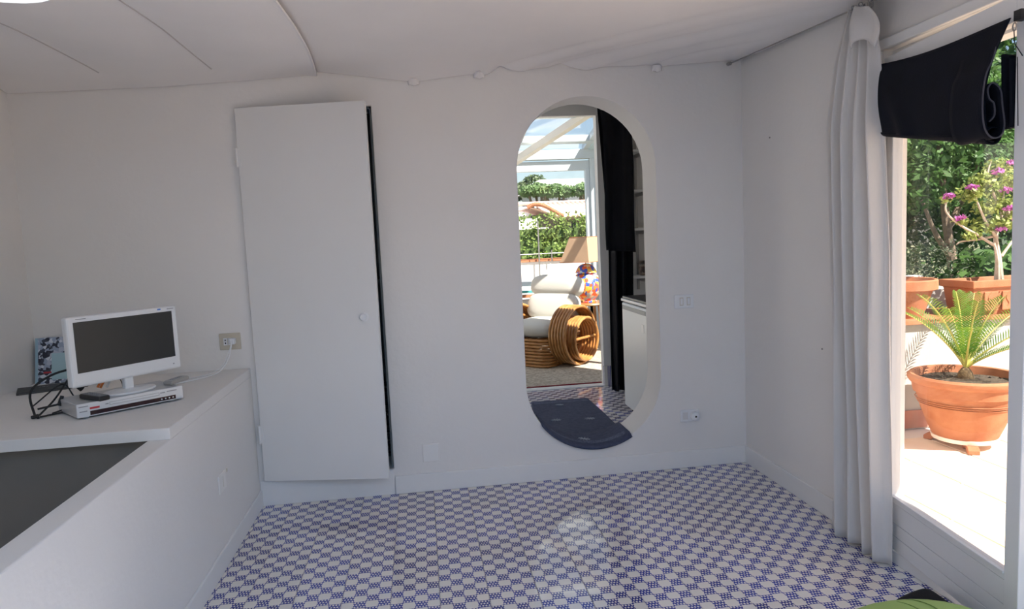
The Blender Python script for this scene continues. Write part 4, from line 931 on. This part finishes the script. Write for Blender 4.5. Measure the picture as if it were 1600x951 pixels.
# ================================================================ VIEW BEYOND THE CONSERVATORY
struct(MB().box((-30, 9.4, -.62), (2.7, 120, -.5)).build('outer_ground', ground_m, smooth=0))
struct(MB().box((-6, 9.3, -.5), (2.65, 12.2, .02)).build('roof_terrace_floor', outwhite, smooth=0))
pw_ = struct(MB().box((-6, 12.2, -.5), (9, 12.45, 1.02)).build('wall_parapet_far', outwhite, smooth=0))
for k in range(16): MB().box((-1+.42*k, 12.16, 1.02), (-1+.42*k+.41, 12.5, 1.065)).build('coping_tile', terracotta, pw_, bevel=.004, smooth=0)
rl = thing('terrace_railing', 'thin white metal rail and posts on the far parapet', 'railing', (0, 12.1, 0))
MB().tube([(-1, 0, 1.16), (6, 0, 1.16)], .009, 8).build('rail', metalm, rl)
MB().tube([(2.10, 0, .02), (2.10, 0, 1.75)], .014, 8).build('post', metalm, rl)
MB().tube([(2.33, 0, 1.02), (2.33, 0, 1.22)], .012, 8).build('post', metalm, rl)
hg = thing('hedge', 'clipped bright green hedge above the far parapet wall', 'hedge', (2.6, 14, -.5))
MB().box((-3.3, -.35, 0), (5.3, .45, 2.12)).build('dense_core', mat('hedge_core', (.045, .09, .02), .9, c2=(.08, .13, .03), vscale=8), hg, smooth=0)
q_c = [(-3+.5*i, -.3, .9+.42*j) for i in range(17) for j in range(4)]
foliage('leaves', hg, leaf_br, q_c, [(.42, .22, .30)]*len(q_c), 22000, .036, asp=.6)
# tiled-roof house
hs = thing('tiled_house', 'low white house with clay tile roofs beyond the hedge', 'house', (5, 25, -.5))
MB().box((-6, 0, 0), (9, 6, 2.75)).build('wall', far_white, hs, smooth=0)
MB().box((-6, 3, 2.7), (9, 6, 3.05)).build('upper_wall', far_white, hs, smooth=0)
def tiles_roof(name, x0, x1, y0, z0, y1, z1, n, m=roof_tile):
    return MB().grid(n, 3, lambda u, v: (x0+(x1-x0)*u, y0+(y1-y0)*v, z0+(z1-z0)*v+.05*abs(math.sin(PI*u*n/4)))).build(name, m, hs, smooth=60, solid=.03)
tiles_roof('roof', -.35, 9, -.8, 2.62, 2.8, 3.32, 200)
MB().tube([(-6, 2.8, 3.34), (9, 2.8, 3.34)], .07, 8).build('ridge', roof_tile, hs)
rr = spl([(-1.15, -.9, 3.02), (-.9, -.9, 3.12), (-.55, -.9, 3.05), (-.2, -.9, 2.85), (.12, -.9, 2.66)], 5)
for k in range(len(rr)-1):
    p0, p1 = rr[k], rr[k+1]; MB().tube([p0-(p1-p0)*.25, p1], [.075, .06], 8).build('verge_tile', terracotta, hs)
MB().grid(12, 3, lambda u, v: (-1.15+1.2*u, -.85+2.5*v, 3.0-.38*max(0, u-.2)/.8)).build('side_roof', roof_tile, hs, smooth=60, solid=.03)
MB().box((-.95, -.55, 1.9), (-.05, -.2, 2.75)).build('porch_shade', mat('porch_dark', (.10, .085, .075), .9), hs, smooth=0)
MB().box((.1, -.1, 1.9), (3.2, -.02, 2.55)).build('porch_opening', mat('porch_dark', (.10, .085, .075), .9), hs, smooth=0)  # dark boxes fill the porch and its opening
for x0, x1 in ((.35, 1.0), (1.35, 2.2)): MB().box((x0, -.16, 2.0), (x1, -.1, 2.42)).build('window', mat('far_glass', (.05, .06, .07), .2), hs, smooth=0)
MB().box((1.05, -.35, 1.9), (1.15, -.2, 2.55)).build('porch_post', far_white, hs, smooth=0)
MB().box((-3, -1.3, 0), (-.9, -.9, 2.62)).build('chimney_block', far_white, hs, smooth=0)
MB().box((-3, -2.3, 0), (-.7, -1.9, 2.28)).build('garden_wall', far_white, hs, smooth=0)
def pine(label, x, y, zt, r):
    e = thing('umbrella_pine', label, 'tree', (x, y, -.5), 0, 'umbrella pines on the skyline'); h = zt+.5
    for k in range(4):
        a = k*1.9+x; MB().tube(spl([(.1*k-.2, 0, 0), (.2*math.cos(a), 0, h*.55), (r*.55*math.cos(a), r*.4*math.sin(a), h*.86)], 5), [.16-.008*i for i in range(11)], 6).build('trunk', barkm, e)
    cs = [(r*.62*math.cos(a)*q_, r*.62*math.sin(a)*q_, h*.90+.25*(1-q_)) for q_, m_ in ((1, 8), (.5, 4), (0, 1)) for a in [2*PI*k/m_ for k in range(m_)]]
    foliage('crown', e, leaf_far, cs, [(r*.42, r*.42, h*.065)]*len(cs), 3500, .16, surf=.2)
pine('spreading umbrella pine at the left of the sunroom window', 7.9, 45, 5.05, 1.25)
pine('spreading umbrella pine in the middle of the sunroom window', 9.3, 46, 5.0, 1.35)
pine('spreading umbrella pine at the right of the sunroom window', 11.0, 44, 4.9, 1.3)
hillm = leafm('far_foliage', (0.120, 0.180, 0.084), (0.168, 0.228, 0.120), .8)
tree('hill_tree', 'pale distant tree above the pines at the left', (13.2, 80, -.5), [[(0,0,0), (0,0,3), (0,0,6.5)]], [(0,0,7.2), (1.6,0,6.8), (-1.5,0,7.4), (.5,0,8.2)], [(1.6,1,1.1)]*4, 3000, .25, hillm, group='distant trees')
tree('hill_tree', 'pale distant tree behind the pines at the right', (20.6, 80, -.5), [[(0,0,0), (0,0,3), (0,0,6)]], [(0,0,6.6), (1.4,0,6.2), (-1.2,0,6.2)], [(1.3,1,1.1)]*3, 2200, .25, hillm, group='distant trees')
dh = thing('distant_house', 'pale distant house on the skyline between the pine crowns', 'house', (14.6, 68, -.5))
MB().box((-3.5, 0, 0), (3.2, 5, 6.4)).build('wall', far_white, dh, smooth=0)
MB().prism([(-4, 6.4), (3.6, 6.4), (2.2, 7.6), (-2.6, 7.6)], 'y', -.6, 5.6).build('roof', far_white, dh, smooth=0)
for x in (-2.4, -.4, 1.5): MB().box((x, -.06, 4.6), (x+.7, .0, 5.7)).build('window', mat('far_glass', (.05, .06, .07), .2), dh, smooth=0)
dh2 = thing('distant_house', 'white house block behind the pine trunks', 'house', (9.5, 58, -.5))
MB().box((-5, 0, 0), (6, 4, 4.6)).build('wall', far_white, dh2, smooth=0)
for x in (-3, -1, 1.2, 3.4): MB().box((x, -.06, 2.9), (x+.6, .0, 4.0)).build('window', mat('far_glass', (.05, .06, .07), .2), dh2, smooth=0)
